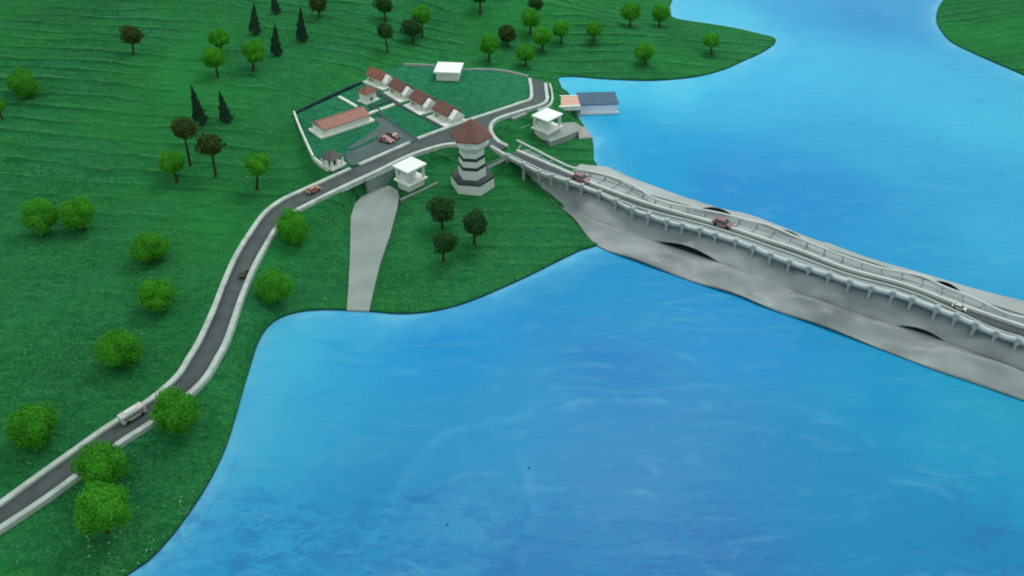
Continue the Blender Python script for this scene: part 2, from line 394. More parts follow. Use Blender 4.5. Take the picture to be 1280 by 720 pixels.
class MB:
    """collects vertices and faces of one mesh"""
    def __init__(s): s.v = []; s.f = []
    def add(s, vs, fs):
        b = len(s.v); s.v += [tuple(v) for v in vs]; s.f += [tuple(b + i for i in f) for f in fs]; return s
    def box(s, x0, x1, y0, y1, z0, z1):
        return s.add([(x0, y0, z0), (x1, y0, z0), (x1, y1, z0), (x0, y1, z0), (x0, y0, z1), (x1, y0, z1), (x1, y1, z1), (x0, y1, z1)],
                     [(3, 2, 1, 0), (4, 5, 6, 7), (0, 1, 5, 4), (1, 2, 6, 5), (2, 3, 7, 6), (3, 0, 4, 7)])
    def prism(s, poly, z0, z1):
        """poly: list of (x,y) counter-clockwise or not; z0,z1 numbers or lists"""
        n = len(poly)
        a0 = z0 if hasattr(z0, '__len__') else [z0] * n
        a1 = z1 if hasattr(z1, '__len__') else [z1] * n
        area = sum(poly[i][0] * poly[(i + 1) % n][1] - poly[(i + 1) % n][0] * poly[i][1] for i in range(n))
        idx = list(range(n)) if area > 0 else list(range(n))[::-1]
        lo = [(poly[i][0], poly[i][1], a0[i]) for i in idx]; hi = [(poly[i][0], poly[i][1], a1[i]) for i in idx]
        tris = tessellate_polygon([[Vector((p[0], p[1], 0)) for p in hi]])
        fs = []
        for t in tris:
            a, b, c = [hi[i] for i in t]
            cr = (b[0] - a[0]) * (c[1] - a[1]) - (b[1] - a[1]) * (c[0] - a[0])
            t = tuple(t) if cr > 0 else tuple(t)[::-1]
            fs.append(tuple(n + i for i in t)); fs.append(t[::-1])
        for i in range(n):
            j = (i + 1) % n; fs.append((i, j, n + j, n + i))
        return s.add(lo + hi, fs)
    def frustum(s, n, r0, r1, z0, z1, rot=0, cx=0, cy=0):
        lo = [(cx + r0 * math.cos(rot + 2 * math.pi * i / n), cy + r0 * math.sin(rot + 2 * math.pi * i / n), z0) for i in range(n)]
        hi = [(cx + r1 * math.cos(rot + 2 * math.pi * i / n), cy + r1 * math.sin(rot + 2 * math.pi * i / n), z1) for i in range(n)]
        fs = [tuple(range(n))[::-1], tuple(n + i for i in range(n))] + [(i, (i + 1) % n, n + (i + 1) % n, n + i) for i in range(n)]
        return s.add(lo + hi, fs)
    def tube(s, P, r, n=6):
        P = [Vector(p) for p in P]
        rr = r if hasattr(r, '__len__') else [r] * len(P)
        rings = []
        for i, p in enumerate(P):
            t = (P[min(i + 1, len(P) - 1)] - P[max(i - 1, 0)]).normalized()
            a = t.cross(Vector((0, 0, 1)))
            a = a.normalized() if a.length > 1e-4 else Vector((1, 0, 0))
            b = t.cross(a).normalized()
            rings.append([p + (a * math.cos(2 * math.pi * k / n) + b * math.sin(2 * math.pi * k / n)) * rr[i] for k in range(n)])
        vs = [v for ring in rings for v in ring]; fs = []
        for i in range(len(P) - 1):
            for k in range(n):
                fs.append((i * n + k, i * n + (k + 1) % n, (i + 1) * n + (k + 1) % n, (i + 1) * n + k))
        fs.append(tuple(range(n))); fs.append(tuple((len(P) - 1) * n + k for k in range(n))[::-1])
        return s.add(vs, fs)
    def ribbon(s, P, w, t, up=0.0):
        """a strip of rectangular section along path P: width w, from P.z+up down by t, rounded top edges"""
        P = np.array([tuple(p) for p in P], float); n = len(P)
        T = np.gradient(P[:, :2], axis=0); T /= np.linalg.norm(T, axis=1)[:, None] + 1e-9
        N = np.stack([-T[:, 1], T[:, 0]], 1)
        vs = []
        sec = [(-.5, -1), (-.5, -.10), (-.45, 0), (.45, 0), (.5, -.10), (.5, -1)]
        for i in range(n):
            for a, b in sec:
                q = P[i, :2] + N[i] * a * w
                vs.append((q[0], q[1], P[i, 2] + up + b * t))
        fs = []
        m = len(sec)
        for i in range(n - 1):
            for k in range(m):
                j = (k + 1) % m
                fs.append((i * m + k, (i + 1) * m + k, (i + 1) * m + j, i * m + j))
        fs.append(tuple(range(m))); fs.append(tuple((n - 1) * m + k for k in range(m))[::-1])
        return s.add(vs, fs)
    def strip(s, A, B, t):
        """closed slab between two polylines with equal counts, thickness t downward"""
        n = len(A); vs = []
        for a, b in zip(A, B):
            vs += [tuple(a), tuple(b), (b[0], b[1], b[2] - t), (a[0], a[1], a[2] - t)]
        fs = []
        for i in range(n - 1):
            for k in range(4):
                j = (k + 1) % 4
                fs.append((i * 4 + k, i * 4 + j, (i + 1) * 4 + j, (i + 1) * 4 + k))
        fs.append((0, 1, 2, 3)); fs.append(tuple((n - 1) * 4 + k for k in (3, 2, 1, 0)))
        return s.add(vs, fs)
    def mesh(s, name):
        me = bpy.data.meshes.new(name); me.from_pydata(s.v, [], s.f)
        bm = bmesh.new(); bm.from_mesh(me); bmesh.ops.recalc_face_normals(bm, faces=bm.faces); bm.to_mesh(me); bm.free()
        me.validate(); me.update(); return me
    def build(s, name, m, parent=None, smooth=False):
        return link(name, s.mesh(name), m, parent, smooth)

# ------------------------------------------------------------------ terrain
def make_land(name, poly, label):
    P = np.array(poly)[:, :2]
    xmin, ymin = P.min(0); xmax, ymax = P.max(0)
    # boundary, densified
    bd = []
    for i in range(len(P)):
        a = P[i]; b = P[(i + 1) % len(P)]
        L = np.linalg.norm(b - a); k = max(1, int(L / (.02 if L < .06 else .12)))
        for j in range(k): bd.append(a + (b - a) * j / k)
    bd = np.array(bd); nb = len(bd)
    pts = [bd]
    def cand(sp, cond):
        gx, gy = np.meshgrid(np.arange(xmin, xmax, sp), np.arange(ymin, ymax, sp))
        gx = gx.ravel() + RNG.uniform(-.2, .2, gx.size) * sp; gy = gy.ravel() + RNG.uniform(-.2, .2, gy.size) * sp
        px, py, d = proj(gx, gy, 0.03)
        vis = (px > -40) & (px < 1320) & (py > -45) & (py < 760) & (d > 0)
        k = cond(vis, d)
        gx, gy = gx[k], gy[k]
        k = inside(gx, gy, P); gx, gy = gx[k], gy[k]
        k = seg_dist(gx, gy, bd, True) > sp * .6
        return np.stack([gx[k], gy[k]], 1)
    pts.append(cand(.0125, lambda v, d: v & (d < 2.5)))
    pts.append(cand(.017, lambda v, d: v & (d >= 2.5)))
    pts.append(cand(.09, lambda v, d: ~v))
    allp = np.vstack(pts)
    vo, eo, fo, ov, oe, of = delaunay_2d_cdt([Vector(p) for p in allp], [(i, (i + 1) % nb) for i in range(nb)], [], 0, 1e-6)
    V = np.array([(v.x, v.y) for v in vo])
    F = np.array([f for f in fo if len(f) == 3])
    c = V[F].mean(1)
    F = F[inside(c[:, 0], c[:, 1], P)]
    Z = height(V[:, 0], V[:, 1])
    isb = np.zeros(len(V), bool)
    for i, src in enumerate(ov):
        if any(k < nb for k in src): isb[i] = True
    Z[isb & (Z < .03)] = ZS
    vs = [(x, y, z) for (x, y), z in zip(V, Z)]
    me = bpy.data.meshes.new(name); me.from_pydata(vs, [], F.tolist()); me.update()
    bm = bmesh.new(); bm.from_mesh(me)
    bmesh.ops.delete(bm, geom=[v for v in bm.verts if not v.link_faces], context='VERTS')
    for f in bm.faces:
        f.smooth = True
        if f.normal.z < 0: f.normal_flip()
    # the board's cut edge, down below the water
    be = [e for e in bm.edges if len(e.link_faces) == 1]
    r = bmesh.ops.extrude_edge_only(bm, edges=be)
    for g in r['geom']:
        if isinstance(g, bmesh.types.BMVert): g.co.z = -0.02
        if isinstance(g, bmesh.types.BMFace): g.material_index = 1; g.smooth = False
    bm.to_mesh(me); bm.free()
    o = link(name, me, M['grass']); me.materials.append(M['edge'])
    tag(o, label, kind='structure')
    return o
make_land('terrain', LAND, 'green flocked hillside and headland of the model')
make_land('terrain', LAND2, 'green flocked far bank of the model')

# ------------------------------------------------------------------ water: a painted board
def make_water():
    xs = np.concatenate([np.arange(-1.6, -.7, .022), np.arange(-.7, 1.1, .008), np.arange(1.1, 4.2, .022)]); ys = np.concatenate([np.arange(.55, .7, .022), np.arange(.7, 1.5, .008), np.arange(1.5, 5.6, .022)])
    gx, gy = np.meshgrid(xs, ys)
    X, Y = gx.ravel(), gy.ravel()
    n, m = len(xs), len(ys)
    I = np.arange(n * m).reshape(m, n)
    F = np.stack([I[:-1, :-1], I[:-1, 1:], I[1:, 1:], I[1:, :-1]], -1).reshape(-1, 4)
    # paint: brushed hues with the glass reflection's haze put into the colour
    S = [(375, 430, 92, 192, 230), (450, 430, 68, 172, 225), (560, 430, 42, 155, 220), (760, 370, 22, 152, 210), (760, 460, 32, 138, 205), (900, 430, 40, 152, 215),
         (620, 520, 62, 155, 210), (330, 560, 85, 180, 222), (250, 690, 70, 165, 218), (480, 600, 68, 155, 208), (580, 640, 80, 160, 210), (760, 600, 62, 145, 202),
         (900, 560, 58, 145, 202), (1050, 600, 58, 148, 202), (1230, 570, 58, 165, 208), (1230, 690, 52, 145, 200), (640, 715, 58, 135, 197), (900, 715, 58, 135, 197),
         (1090, 490, 45, 158, 212), (1240, 510, 60, 170, 208), (770, 160, 28, 168, 220), (830, 190, 14, 160, 216), (800, 220, 18, 162, 216), (900, 130, 68, 178, 226), (900, 230, 38, 145, 212),
         (1000, 85, 80, 186, 230), (1080, 20, 40, 150, 214), (1000, 12, 60, 165, 222), (1150, 100, 78, 182, 226), (1100, 200, 66, 170, 220), (1040, 235, 48, 150, 212),
         (1230, 150, 78, 188, 228), (1240, 300, 72, 176, 222), (1150, 290, 58, 162, 216), (735, 112, 85, 200, 236), (850, 112, 100, 200, 236), (1000, 255, 42, 148, 215),
         (900, 20, 95, 195, 232), (1130, 15, 58, 162, 218)]
    W = np.zeros(X.shape); C = np.zeros((len(X), 3))
    dx = .10 * (fbm(X * 3, Y * 3) - .47); dy = .10 * (fbm(X * 3 + 50, Y * 3) - .47)
    for px, py, r, g, b in S:
        p = at(px, py); d2 = (X + dx - p.x) ** 2 + (Y + dy - p.y) ** 2
        w = 1 / (d2 + .006) ** 1.6
        W += w; C += w[:, None] * np.array(lin(max(r - 14, 6), g, b))
    C /= W[:, None]
    # low brush ridges traced on the board
    RZ = np.zeros(X.shape); DK = np.zeros(X.shape)
    sel = (X > -.72) & (X < 1.12) & (Y > .68) & (Y < 1.52)
    wx = X[sel] + .020 * (fbm(X[sel] * 12, Y[sel] * 12) - .47); wy = Y[sel] + .020 * (fbm(X[sel] * 12 + 9, Y[sel] * 12) - .47)
    for pts, wd, am in (([(540, 553), (556, 543), (590, 533), (640, 521), (700, 507), (760, 500), (850, 504), (900, 510)], .009, .8),
                        ([(540, 553), (524, 576), (505, 602), (490, 632), (476, 662), (440, 700), (415, 724)], .012, .5),
                        ([(600, 533), (634, 553), (653, 582), (660, 622), (655, 668), (648, 705)], .012, .5),
                        ([(640, 476), (690, 461), (740, 455), (790, 460)], .009, .6), ([(850, 505), (950, 503), (1020, 514), (1080, 545), (1110, 575)], .010, .5),
                        ([(470, 470), (540, 462), (600, 470), (650, 462)], .010, .5), ([(420, 500), (500, 505), (560, 498)], .009, .4), ([(760, 425), (830, 435), (900, 460)], .009, .4)):
        P = [at(x, y)[:2] for x, y in pts]; P = catmull(P, .01)
        RZ[sel] = np.maximum(RZ[sel], am * np.exp(-(seg_dist(wx, wy, P, False) / wd) ** 2) * ss(.30, .55, fbm(X[sel] * 16 + 3, Y[sel] * 16)))
    for pts, wd, am in (([(493, 626), (530, 625), (575, 629), (612, 640)], .005, .6), ([(309, 535), (300, 565), (286, 595), (270, 622), (252, 655), (230, 690)], .007, .6)):
        P = catmull([at(x, y)[:2] for x, y in pts], .01)
        DK[sel] = np.maximum(DK[sel], am * np.exp(-(seg_dist(wx, wy, P, False) / wd) ** 2) * ss(.36, .52, fbm(X[sel] * 34, Y[sel] * 34)))
    p0 = at(566, 668); sw = 1 - ss(.085, .125, np.hypot(X - p0.x, (Y - p0.y) * 1.05) + .07 * (fbm(X * 9, Y * 9) - .47))
    C = C * (1 - .30 * sw[:, None]) + .30 * sw[:, None] * np.array(lin(84, 165, 215))
    C = C * (1 - .30 * RZ[:, None]) + .30 * RZ[:, None] * np.array(lin(110, 190, 232))
    C = C * (1 - .55 * DK[:, None]) + .55 * DK[:, None] * np.array(lin(20, 110, 185))
    Zw = .0022 * RZ
    C *= np.array([.60, .775, .78])
    d = np.minimum(seg_dist(X, Y, shore, False), seg_dist(X, Y, shore2, False))
    ins = inside(X, Y, LAND) | inside(X, Y, LAND2)
    d[ins] = 0
    me = bpy.data.meshes.new('water'); me.from_pydata(np.stack([X, Y, Zw], 1).tolist(), [], F.tolist()); me.update()
    ca = me.color_attributes.new('paint_haze', 'FLOAT_COLOR', 'POINT')
    K = 1.0
    ca.data.foreach_set('color', np.concatenate([np.clip(C * K, 0, 1), np.ones((len(X), 1))], 1).astype(np.float32).ravel())
    fa = me.attributes.new('shore', 'FLOAT', 'POINT'); fa.data.foreach_set('value', d.astype(np.float32))
    m_ = bpy.data.materials.new('painted_water'); m_.use_nodes = True
    nt = m_.node_tree; L = nt.links; bs = nt.nodes['Principled BSDF']
    bs.inputs['Roughness'].default_value = .34; bs.inputs['Specular IOR Level'].default_value = .10
    g = nt.nodes.new('ShaderNodeNewGeometry')
    at1 = nt.nodes.new('ShaderNodeAttribute'); at1.attribute_name = 'paint_haze'
    at2 = nt.nodes.new('ShaderNodeAttribute'); at2.attribute_name = 'shore'
    def noise(scale, det=4, vec=None, rough=.55, dist=0):
        n_ = nt.nodes.new('ShaderNodeTexNoise'); n_.inputs['Scale'].default_value = scale; n_.inputs['Detail'].default_value = det
        n_.inputs['Roughness'].default_value = rough; n_.inputs['Distortion'].default_value = dist
        L.new(vec if vec else g.outputs['Position'], n_.inputs['Vector']); return n_.outputs['Fac']
    def ramp(src, pts):
        r = nt.nodes.new('ShaderNodeValToRGB'); e = r.color_ramp.elements
        while len(e) < len(pts): e.new(.5)
        for q, (p, v) in zip(e, pts): q.position = p; q.color = (v, v, v, 1)
        L.new(src, r.inputs['Fac']); return r.outputs['Color']
    def mix(fac, A, B, mode='MIX'):
        x = nt.nodes.new('ShaderNodeMix'); x.data_type = 'RGBA'; x.blend_type = mode
        if isinstance(fac, float): x.inputs['Factor'].default_value = fac
        else: L.new(fac, x.inputs['Factor'])
        for k, v in (('A', A), ('B', B)):
            i = [s for s in x.inputs if s.name == k and s.type == 'RGBA'][0]
            if isinstance(v, tuple): i.default_value = (*v, 1)
            else: L.new(v, i)
        return [s for s in x.outputs if s.type == 'RGBA'][0]
    def math_(op, a, b):
        x = nt.nodes.new('ShaderNodeMath'); x.operation = op
        for i, v in enumerate((a, b)):
            if isinstance(v, (int, float)): x.inputs[i].default_value = v
            else: L.new(v, x.inputs[i])
        return x.outputs[0]
    mp = nt.nodes.new('ShaderNodeMapping'); mp.inputs['Scale'].default_value = (1, 3.2, 1); mp.inputs['Rotation'].default_value = (0, 0, -.18)
    L.new(g.outputs['Position'], mp.inputs['Vector'])
    c = at1.outputs['Color']
    brush = noise(6, 6, mp.outputs['Vector'], .6, 1.4)
    c = mix(ramp(brush, [(.30, .28), (.47, 0)]), c, (.008, .21, .50))
    c = mix(ramp(brush, [(.54, 0), (.78, .22)]), c, (.14, .44, .66))
    # pale strokes along the banks
    sd = math_('ADD', at2.outputs['Fac'], math_('MULTIPLY', math_('SUBTRACT', noise(9, 4), .5), .12))
    c = mix(ramp(sd, [(.0, .62), (.03, .20), (.11, 0)]), c, (.15, .50, .70))
    # dark dabs where the coat is thin, towards the near end of the board
    pos = nt.nodes.new('ShaderNodeSeparateXYZ'); L.new(g.outputs['Position'], pos.inputs[0])
    mpd = nt.nodes.new('ShaderNodeMapping'); mpd.inputs['Scale'].default_value = (1, 1.8, 1)
    L.new(g.outputs['Position'], mpd.inputs['Vector'])
    fade = nt.nodes.new('ShaderNodeMapRange'); fade.inputs[1].default_value = 1.0; fade.inputs[2].default_value = .84
    L.new(math_('ADD', pos.outputs['Y'], math_('MULTIPLY', math_('SUBTRACT', noise(5, 2), .5), .25)), fade.inputs[0])
    dab = math_('MULTIPLY', ramp(noise(21, 9, mpd.outputs['Vector'], .78, .9), [(.46, 0), (.57, .7)]), ramp(noise(4.2, 3, None, .5, .5), [(.38, .2), (.55, 1)]))
    c = mix(math_('MULTIPLY', dab, fade.outputs[0]), c, (.022, .16, .42))
    # rounded swirls left by the brush on the near water
    def swirl(px, py, r, ax, wob, w_, f_):
        p = at(px, py)
        q = nt.nodes.new('ShaderNodeMapping'); q.inputs['Location'].default_value = (-p.x * ax, -p.y, 0); q.inputs['Scale'].default_value = (ax, 1, 1)
        L.new(g.outputs['Position'], q.inputs['Vector'])
        ln = nt.nodes.new('ShaderNodeVectorMath'); ln.operation = 'LENGTH'; L.new(q.outputs['Vector'], ln.inputs[0])
        d_ = math_('ADD', ln.outputs['Value'], math_('MULTIPLY', math_('SUBTRACT', noise(5.5, 4, None, .6, .8), .5), wob))
        d_ = math_('MULTIPLY', d_, .5 / r)
        e_ = .5
        return math_('MULTIPLY', ramp(d_, [(e_ - w_ * 3, f_), (e_ - w_, f_ * 1.6), (e_, 1), (e_ + w_ * .6, 0)]), ramp(noise(7, 5, None, .6, .5), [(.36, .15), (.60, 1)]))
    pale = math_('MULTIPLY', ramp(noise(3.4, 8, mp.outputs['Vector'], .66, 1.8), [(.56, 0), (.63, .34)]), ramp(pos.outputs['Y'], [(.0, 1), (.98, .75), (1.0, .45)]))
    c = mix(pale, c, (.11, .35, .56))
    L.new(c, bs.inputs['Base Color'])
    b = nt.nodes.new('ShaderNodeBump'); b.inputs['Strength'].default_value = .40; b.inputs['Distance'].default_value = .006
    L.new(noise(5, 7, mp.outputs['Vector'], .58, 2.2), b.inputs['Height']); L.new(b.outputs['Normal'], bs.inputs['Normal'])
    o = link('water', me, m_, None, True)
    tag(o, 'blue painted lake board with pale brushed shores', kind='structure')
make_water()

# ------------------------------------------------------------------ roads and kerbs
def struct(mb, name, m, label, smooth=False):
    return tag(mb.build(name, m, None, smooth), label, kind='structure')

nA = 140
A = resample(leftk, nA); B = resample(rightk[:int(len(rightk) * .80)], nA)
# main road: left road to the crossing, then the north spur
jx = [at(x, y, ZP) for x, y in ((438, 211.5), (449, 206.5), (480, 193), (512, 179), (522, 174), (553, 162.5), (582, 152), (600, 146))]
Ltop = np.vstack([leftk, catmull(jx, .012)[2:]]); Lr = resample(Ltop, 200)
Rr = np.vstack([rightk, catmull([at(590, 180, ZP), at(604, 181, ZP), at(616, 184, ZP)], .01)])
def snap_pairs(L, R):
    out = []
    for p in L:
        d = np.hypot(R[:, 0] - p[0], R[:, 1] - p[1]); out.append(R[int(d.argmin())])
    return np.array(out)
Rn = resample(Rr, 200)
for a in (Lr, Rn): a[:, 2] -= .001
struct(MB().strip(Lr, Rn, .009), 'road', M['asphalt'], 'grey road winding from the lower corner to the crossing', True)
zs = ZP - .0005
north = [(600, 146), (622, 139), (650, 129.5), (663, 124.5), (664, 112), (662, 97)]
northr = [(640, 187), (620, 175), (613.5, 163), (614, 157), (619, 151), (629, 146.5), (651, 139.5), (673, 133), (681, 129), (684, 124), (683, 115), (682, 103)]
pn = [at(x, y, zs)[:2] for x, y in [(588, 150)] + north + northr[::-1][:-1] + [(634, 184), (622, 188), (614, 184), (590, 181)]]
struct(MB().prism(pn, zs - .009, zs), 'road', M['asphalt'], 'grey road spur running from the crossing to the jetty')
def kerb(P, w, label, up=.005, t=.015):
    return struct(MB().ribbon(P, w, t, up), 'kerb', M['kerb'], label)
kerb(leftk, .0130, 'long white kerb on the outer side of the winding road')
kerb(rightk, .0130, 'long white kerb on the lake side of the winding road')
kerb(kerb2, .0125, 'short white kerb between the yard and the road')
kerb(kerb3, .0125, 'white kerb from the last cottage round to the jetty road end')
kerb(kerbn, .0125, 'white kerb bending from the jetty road to the bridge')
kerb(catmull([at(x, y, ZP) for x, y in ((614, 183.5), (622, 188.5), (632, 194.5))], .01), .010, 'short white kerb beside the tower')
kerb(catmull([at(x, y, ZP - .001) for x, y in ((687, 104), (690, 115), (690, 126), (684, 133), (672, 137.5))], .01), .007, 'thin outer kerb beside the jetty road', .001, .03)

# yard surfaces
def sheet(pts, z, name, m, label, t=.009):
    return struct(MB().prism([at(x, y, z)[:2] for x, y in pts], z - t, z), name, m, label)
sheet([(370, 143), (455, 104), (472, 92), (504, 82), (577, 87), (623, 89), (660, 97), (661, 123), (650, 128), (582, 150.5), (522, 172.5), (512, 177.5), (449, 205), (437, 210), (412, 212), (394, 199)], ZP - .001, 'lawn', M['lawn'],
      'teal green lawn of the walled yard')
sheet([(431, 196), (438, 206), (450, 206.3), (512, 178.5), (521.5, 174), (480, 146.5), (467, 148), (475, 156), (455, 172), (438, 182)], ZP + .001, 'yard', M['yard'], 'grey parking yard beside the long building', .003)
def thin_strip(pts, w, z, m, label):
    P = catmull([at(x, y, z) for x, y in pts], .012)
    return struct(MB().ribbon(P, w, .003, 0), 'path', m, label)  # kind shared with real paths; the dark strips are painted shadow and gap lines
thin_strip([(470, 113), (486, 124), (520, 141), (557, 161)], .014, ZP + .0016, M['dark'], 'dark strip painted as shadow and gap line along the cottage fronts')  # dark strips paint in the shadow and gap lines between the plots
thin_strip([(464, 131), (472, 140), (492, 154), (520, 173.5)], .010, ZP + .0022, M['dark'], 'dark strip painted as shadow and gap line across the lawn')
thin_strip([(462, 134), (474, 130), (490, 124)], .009, ZP + .0028, M['dark'], 'dark strip painted as shadow and gap line behind the round roofed cottage')
thin_strip([(437, 187), (452, 181), (466, 174), (474, 171)], .012, ZP + .0034, M['lawn'], 'narrow green strip in the parking yard')

# ------------------------------------------------------------------ slipway and ramps
rp = [p[:2] for p in ramp]
o = struct(MB().prism(rp, [-.01] * len(ramp), [p.z + .001 for p in ramp]), 'path', M['concrete'], 'grey slipway running down to the lake')
mb = MB()
for k in range(26):
    t = k / 25
    p = ground(489 - 20 * t + random.uniform(-1.5, 1.5), 288 + 56 * t)
    mb.frustum(6, .006 * random.uniform(.6, 1.2), .003, p.z - .004, p.z + random.uniform(.002, .006), random.random(), p.x, p.y)
tag(mb.build('stone_edging', M['stone'], None), 'row of small tan stones edging the slipway', 'stones', kind='stuff')

# ------------------------------------------------------------------ dam of grey paper
ND = 150
def line_px(L, n):
    P = catmull([(x, y) for x, y in L], 4)
    return resample(P, n)
# corresponding stations
TOPX = [(652, 209, .028), (668, 215, .059), (692, 224, .063), (709, 229, .063), (728, 236, .063), (771, 254, .063), (834, 279, .063), (895, 296, .063), (941, 311, .063), (1010, 338, .063), (1088, 363, .063), (1169, 388, .063), (1243, 419, .063), (1350, 452, .063), (1550, 527, 0.063), (1760, 605, 0.063)]
FOLD = [(660, 221, .018), (672, 224, .034), (694, 239, .030), (713, 252, .028), (737, 273, .030), (785, 290, .030), (850, 312, .030), (905, 331, .030), (950, 347, .030), (1012, 371, .030), (1088, 397, .029), (1165, 421, .029), (1240, 450, .029), (1350, 490, .029), (1550, 568, 0.029), (1760, 650, 0.029)]
BOT = [(664, 231, .010), (674, 231, .024), (695, 254.5, .020), (717, 272.5, .016), (746, 306, .004), (798, 327, .003), (870, 353, .003), (920, 369, .003), (960, 385, .003), (1018, 405, .003), (1107, 438.5, .003), (1173, 463.5, .003), (1236, 485, .003), (1350, 526, .003), (1550, 602, 0.003), (1760, 682, 0.003)]
def dam_line(L):
    return catmull([at(x, y, z) for x, y, z in L], .02)
T_ = resample(dam_line(TOPX), ND); F_ = resample(dam_line(FOLD), ND); B_ = resample(dam_line(BOT), ND)
# arc-length stations drift, so re-pair by the listed knots
def knots(L, n=12):
    P = np.array([tuple(at(x, y, z)) for x, y, z in L]); q = np.linspace(0, len(P) - 1, (len(P) - 1) * n + 1)
    C = []
    for v in q:
        i = min(int(v), len(P) - 2); t = v - i
        p0 = P[max(i - 1, 0)]; p1 = P[i]; p2 = P[i + 1]; p3 = P[min(i + 2, len(P) - 1)]
        C.append(.5 * (2 * p1 + (-p0 + p2) * t + (2 * p0 - 5 * p1 + 4 * p2 - p3) * t * t + (-p0 + 3 * p1 - 3 * p2 + p3) * t ** 3))
    return np.array(C)
T_, F_, B_ = knots(TOPX), knots(FOLD), knots(BOT)
FB = [(731, 206, .02), (759, 208.6, .003), (775, 216, .003), (814, 231, .003), (870, 251, .003), (925, 267, .003), (960, 277, .003), (1018, 299, .003), (1096, 325, .003), (1173, 347, .003), (1236, 366, .003), (1280, 376, .003), (1350, 396, .003), (1550, 467, 0.003), (1760, 541, 0.003)]
FG = [(716, 213, .05), (750, 218, .05), (772, 225.5, .05), (806, 241, .05), (868, 258.5, .05), (912, 268.5, .05), (950, 279, .05), (1000, 298, .05), (1080, 325, .05), (1164, 351, .05), (1220, 373.5, .05), (1270, 390, .05), (1350, 414, .05), (1550, 483, 0.05), (1760, 556, 0.05)]
FI = [(712, 219, .052), (746, 231, .052), (768, 240, .052), (800, 251, .052), (860, 269, .052), (905, 282, .052), (945, 295, .052), (990, 309, .052), (1070, 339, .052), (1150, 361, .052), (1210, 384, .052), (1265, 402, .052), (1350, 430, .052), (1550, 499, 0.052), (1760, 573, 0.052)]
G_, E_, I_ = knots(FG), knots(FB), knots(FI)
dam = thing('dam', 'long crumpled grey paper dam lying under the bridge', 'dam')
def pxof(p): return proj(p[0], p[1], p[2])[0]
def paper(a, b, name, lift=None, lift_at=0, rows=15, crumple=.019, under=.0, m=None):
    """a sheet between two lines; lift raises edge a or b in places"""
    n = len(a); V = []; 
    for i in range(n):
        for r in range(rows):
            t = r / (rows - 1)
            p = a[i] * (1 - t) + b[i] * t
            q = fbm(p[0] * 9, p[1] * 9 + 3, 3) - .44
            fold = abs(float(vnoise(p[0] * 6 - p[1] * 5 + 8, p[1] * 7 + p[0] * 2)) - .5)
            z = p[2] + crumple * (2.0 * float(q) + 2.2 * (.18 - fold)) * min(1, 3 * t * (1 - t) + .02) - under
            if name != 'crest':
                for (mx, my, ma, ml, mw_, mh) in MOUNDS:
                    ex, ey = p[0] - mx, p[1] - my
                    ca_, sa_ = math.cos(ma), math.sin(ma)
                    z += mh * math.exp(-((ex * ca_ + ey * sa_) / ml) ** 2 - ((-ex * sa_ + ey * ca_) / mw_) ** 2) * min(1, 5 * t * (1 - t) + (.0 if name != 'lower_face' else .05))
            if name == 'upper_face': z -= .0022 * t ** 6
            if lift:
                u = 1 - t if lift_at == 0 else t
                z += lift(pxof(p)) * u ** 1.8
            V.append((p[0], p[1], z))
    Fc = [(i * rows + r, (i + 1) * rows + r, (i + 1) * rows + r + 1, i * rows + r + 1) for i in range(n - 1) for r in range(rows - 1)]
    me = bpy.data.meshes.new(name); me.from_pydata(V, [], Fc); me.update()
    o = link(name, me, m or M['dam'], dam, True)
    so = o.modifiers.new('thickness', 'SOLIDIFY'); so.thickness = .0007; so.offset = -1
    return o
MOUNDS = []
for (mpx, mpy, mz, ml, mw_, mh) in ((762, 283, .02, .05, .014, .007), (800, 305, .012, .04, .012, .008), (905, 345, .016, .05, .013, .009), (960, 348, .02, .03, .018, .010), (1008, 380, .014, .05, .012, .010),
                              (1060, 398, .018, .05, .014, -.006), (1105, 415, .014, .035, .02, .009), (1150, 440, .010, .05, .012, .009), (1205, 452, .012, .06, .013, .009), (1250, 470, .01, .04, .016, .010),
                              (880, 315, .035, .04, .016, -.007), (1000, 355, .035, .04, .015, .007), (1040, 368, .035, .03, .014, -.006), (1220, 432, .035, .05, .015, .007), (830, 325, .012, .03, .012, -.005)):
    q0 = at(mpx, mpy, mz); MOUNDS.append((q0.x, q0.y, -.42 + .25 * math.sin(mpx), ml, mw_, mh))
def bump(c, w, hgt): return lambda x: hgt * max(0.0, 1 - ((x - c) / w) ** 2) ** 1.2
l1, l5 = bump(860, 42, .021), bump(1151, 33, .014)
l2, l3, l4, l6 = bump(896, 21, .015), bump(988, 17, .011), bump(1184, 20, .012), bump(1010, 40, .0012)
b1, b2_, b3_ = bump(800, 42, .004), bump(925, 52, .0045), bump(1040, 60, .004)
M['under'] = mat('slit_shade_dark', (.012, .028, .042), .9, .2, 30)  # added dark sheets that put the slits' shade into colour
paper(T_, F_, 'upper_face', lambda x: l1(x) + l5(x) + l6(x), 1)
F2 = F_ * .97 + T_ * .03; F2[:, 2] = F_[:, 2] + .0012
paper(F2, B_, 'lower_face', lambda x: b1(x) + b2_(x) + b3_(x), 1, under=.0010)
paper(G_, E_, 'rear_face', lambda x: l2(x) + l3(x) + l4(x), 0, m=M['dam_rear'])
dn = np.array([0, 0, .0075])
F3 = F_ * .90 + T_ * .10; F3[:, 2] = F_[:, 2]
paper(T_[30:], F_[30:], 'slit_shade', None, 0, under=.0075, m=M['under'])
paper(F3[30:], B_[30:], 'slit_shade', None, 0, under=.0072, m=M['under'])
paper(G_, E_, 'slit_shade', None, 0, under=.0075, m=M['under'])
paper(I_, G_, 'slit_shade', None, 0, crumple=.001, under=.0085, m=M['under'])
paper(I_, G_, 'crest', None, 0, under=.002, crumple=.001)

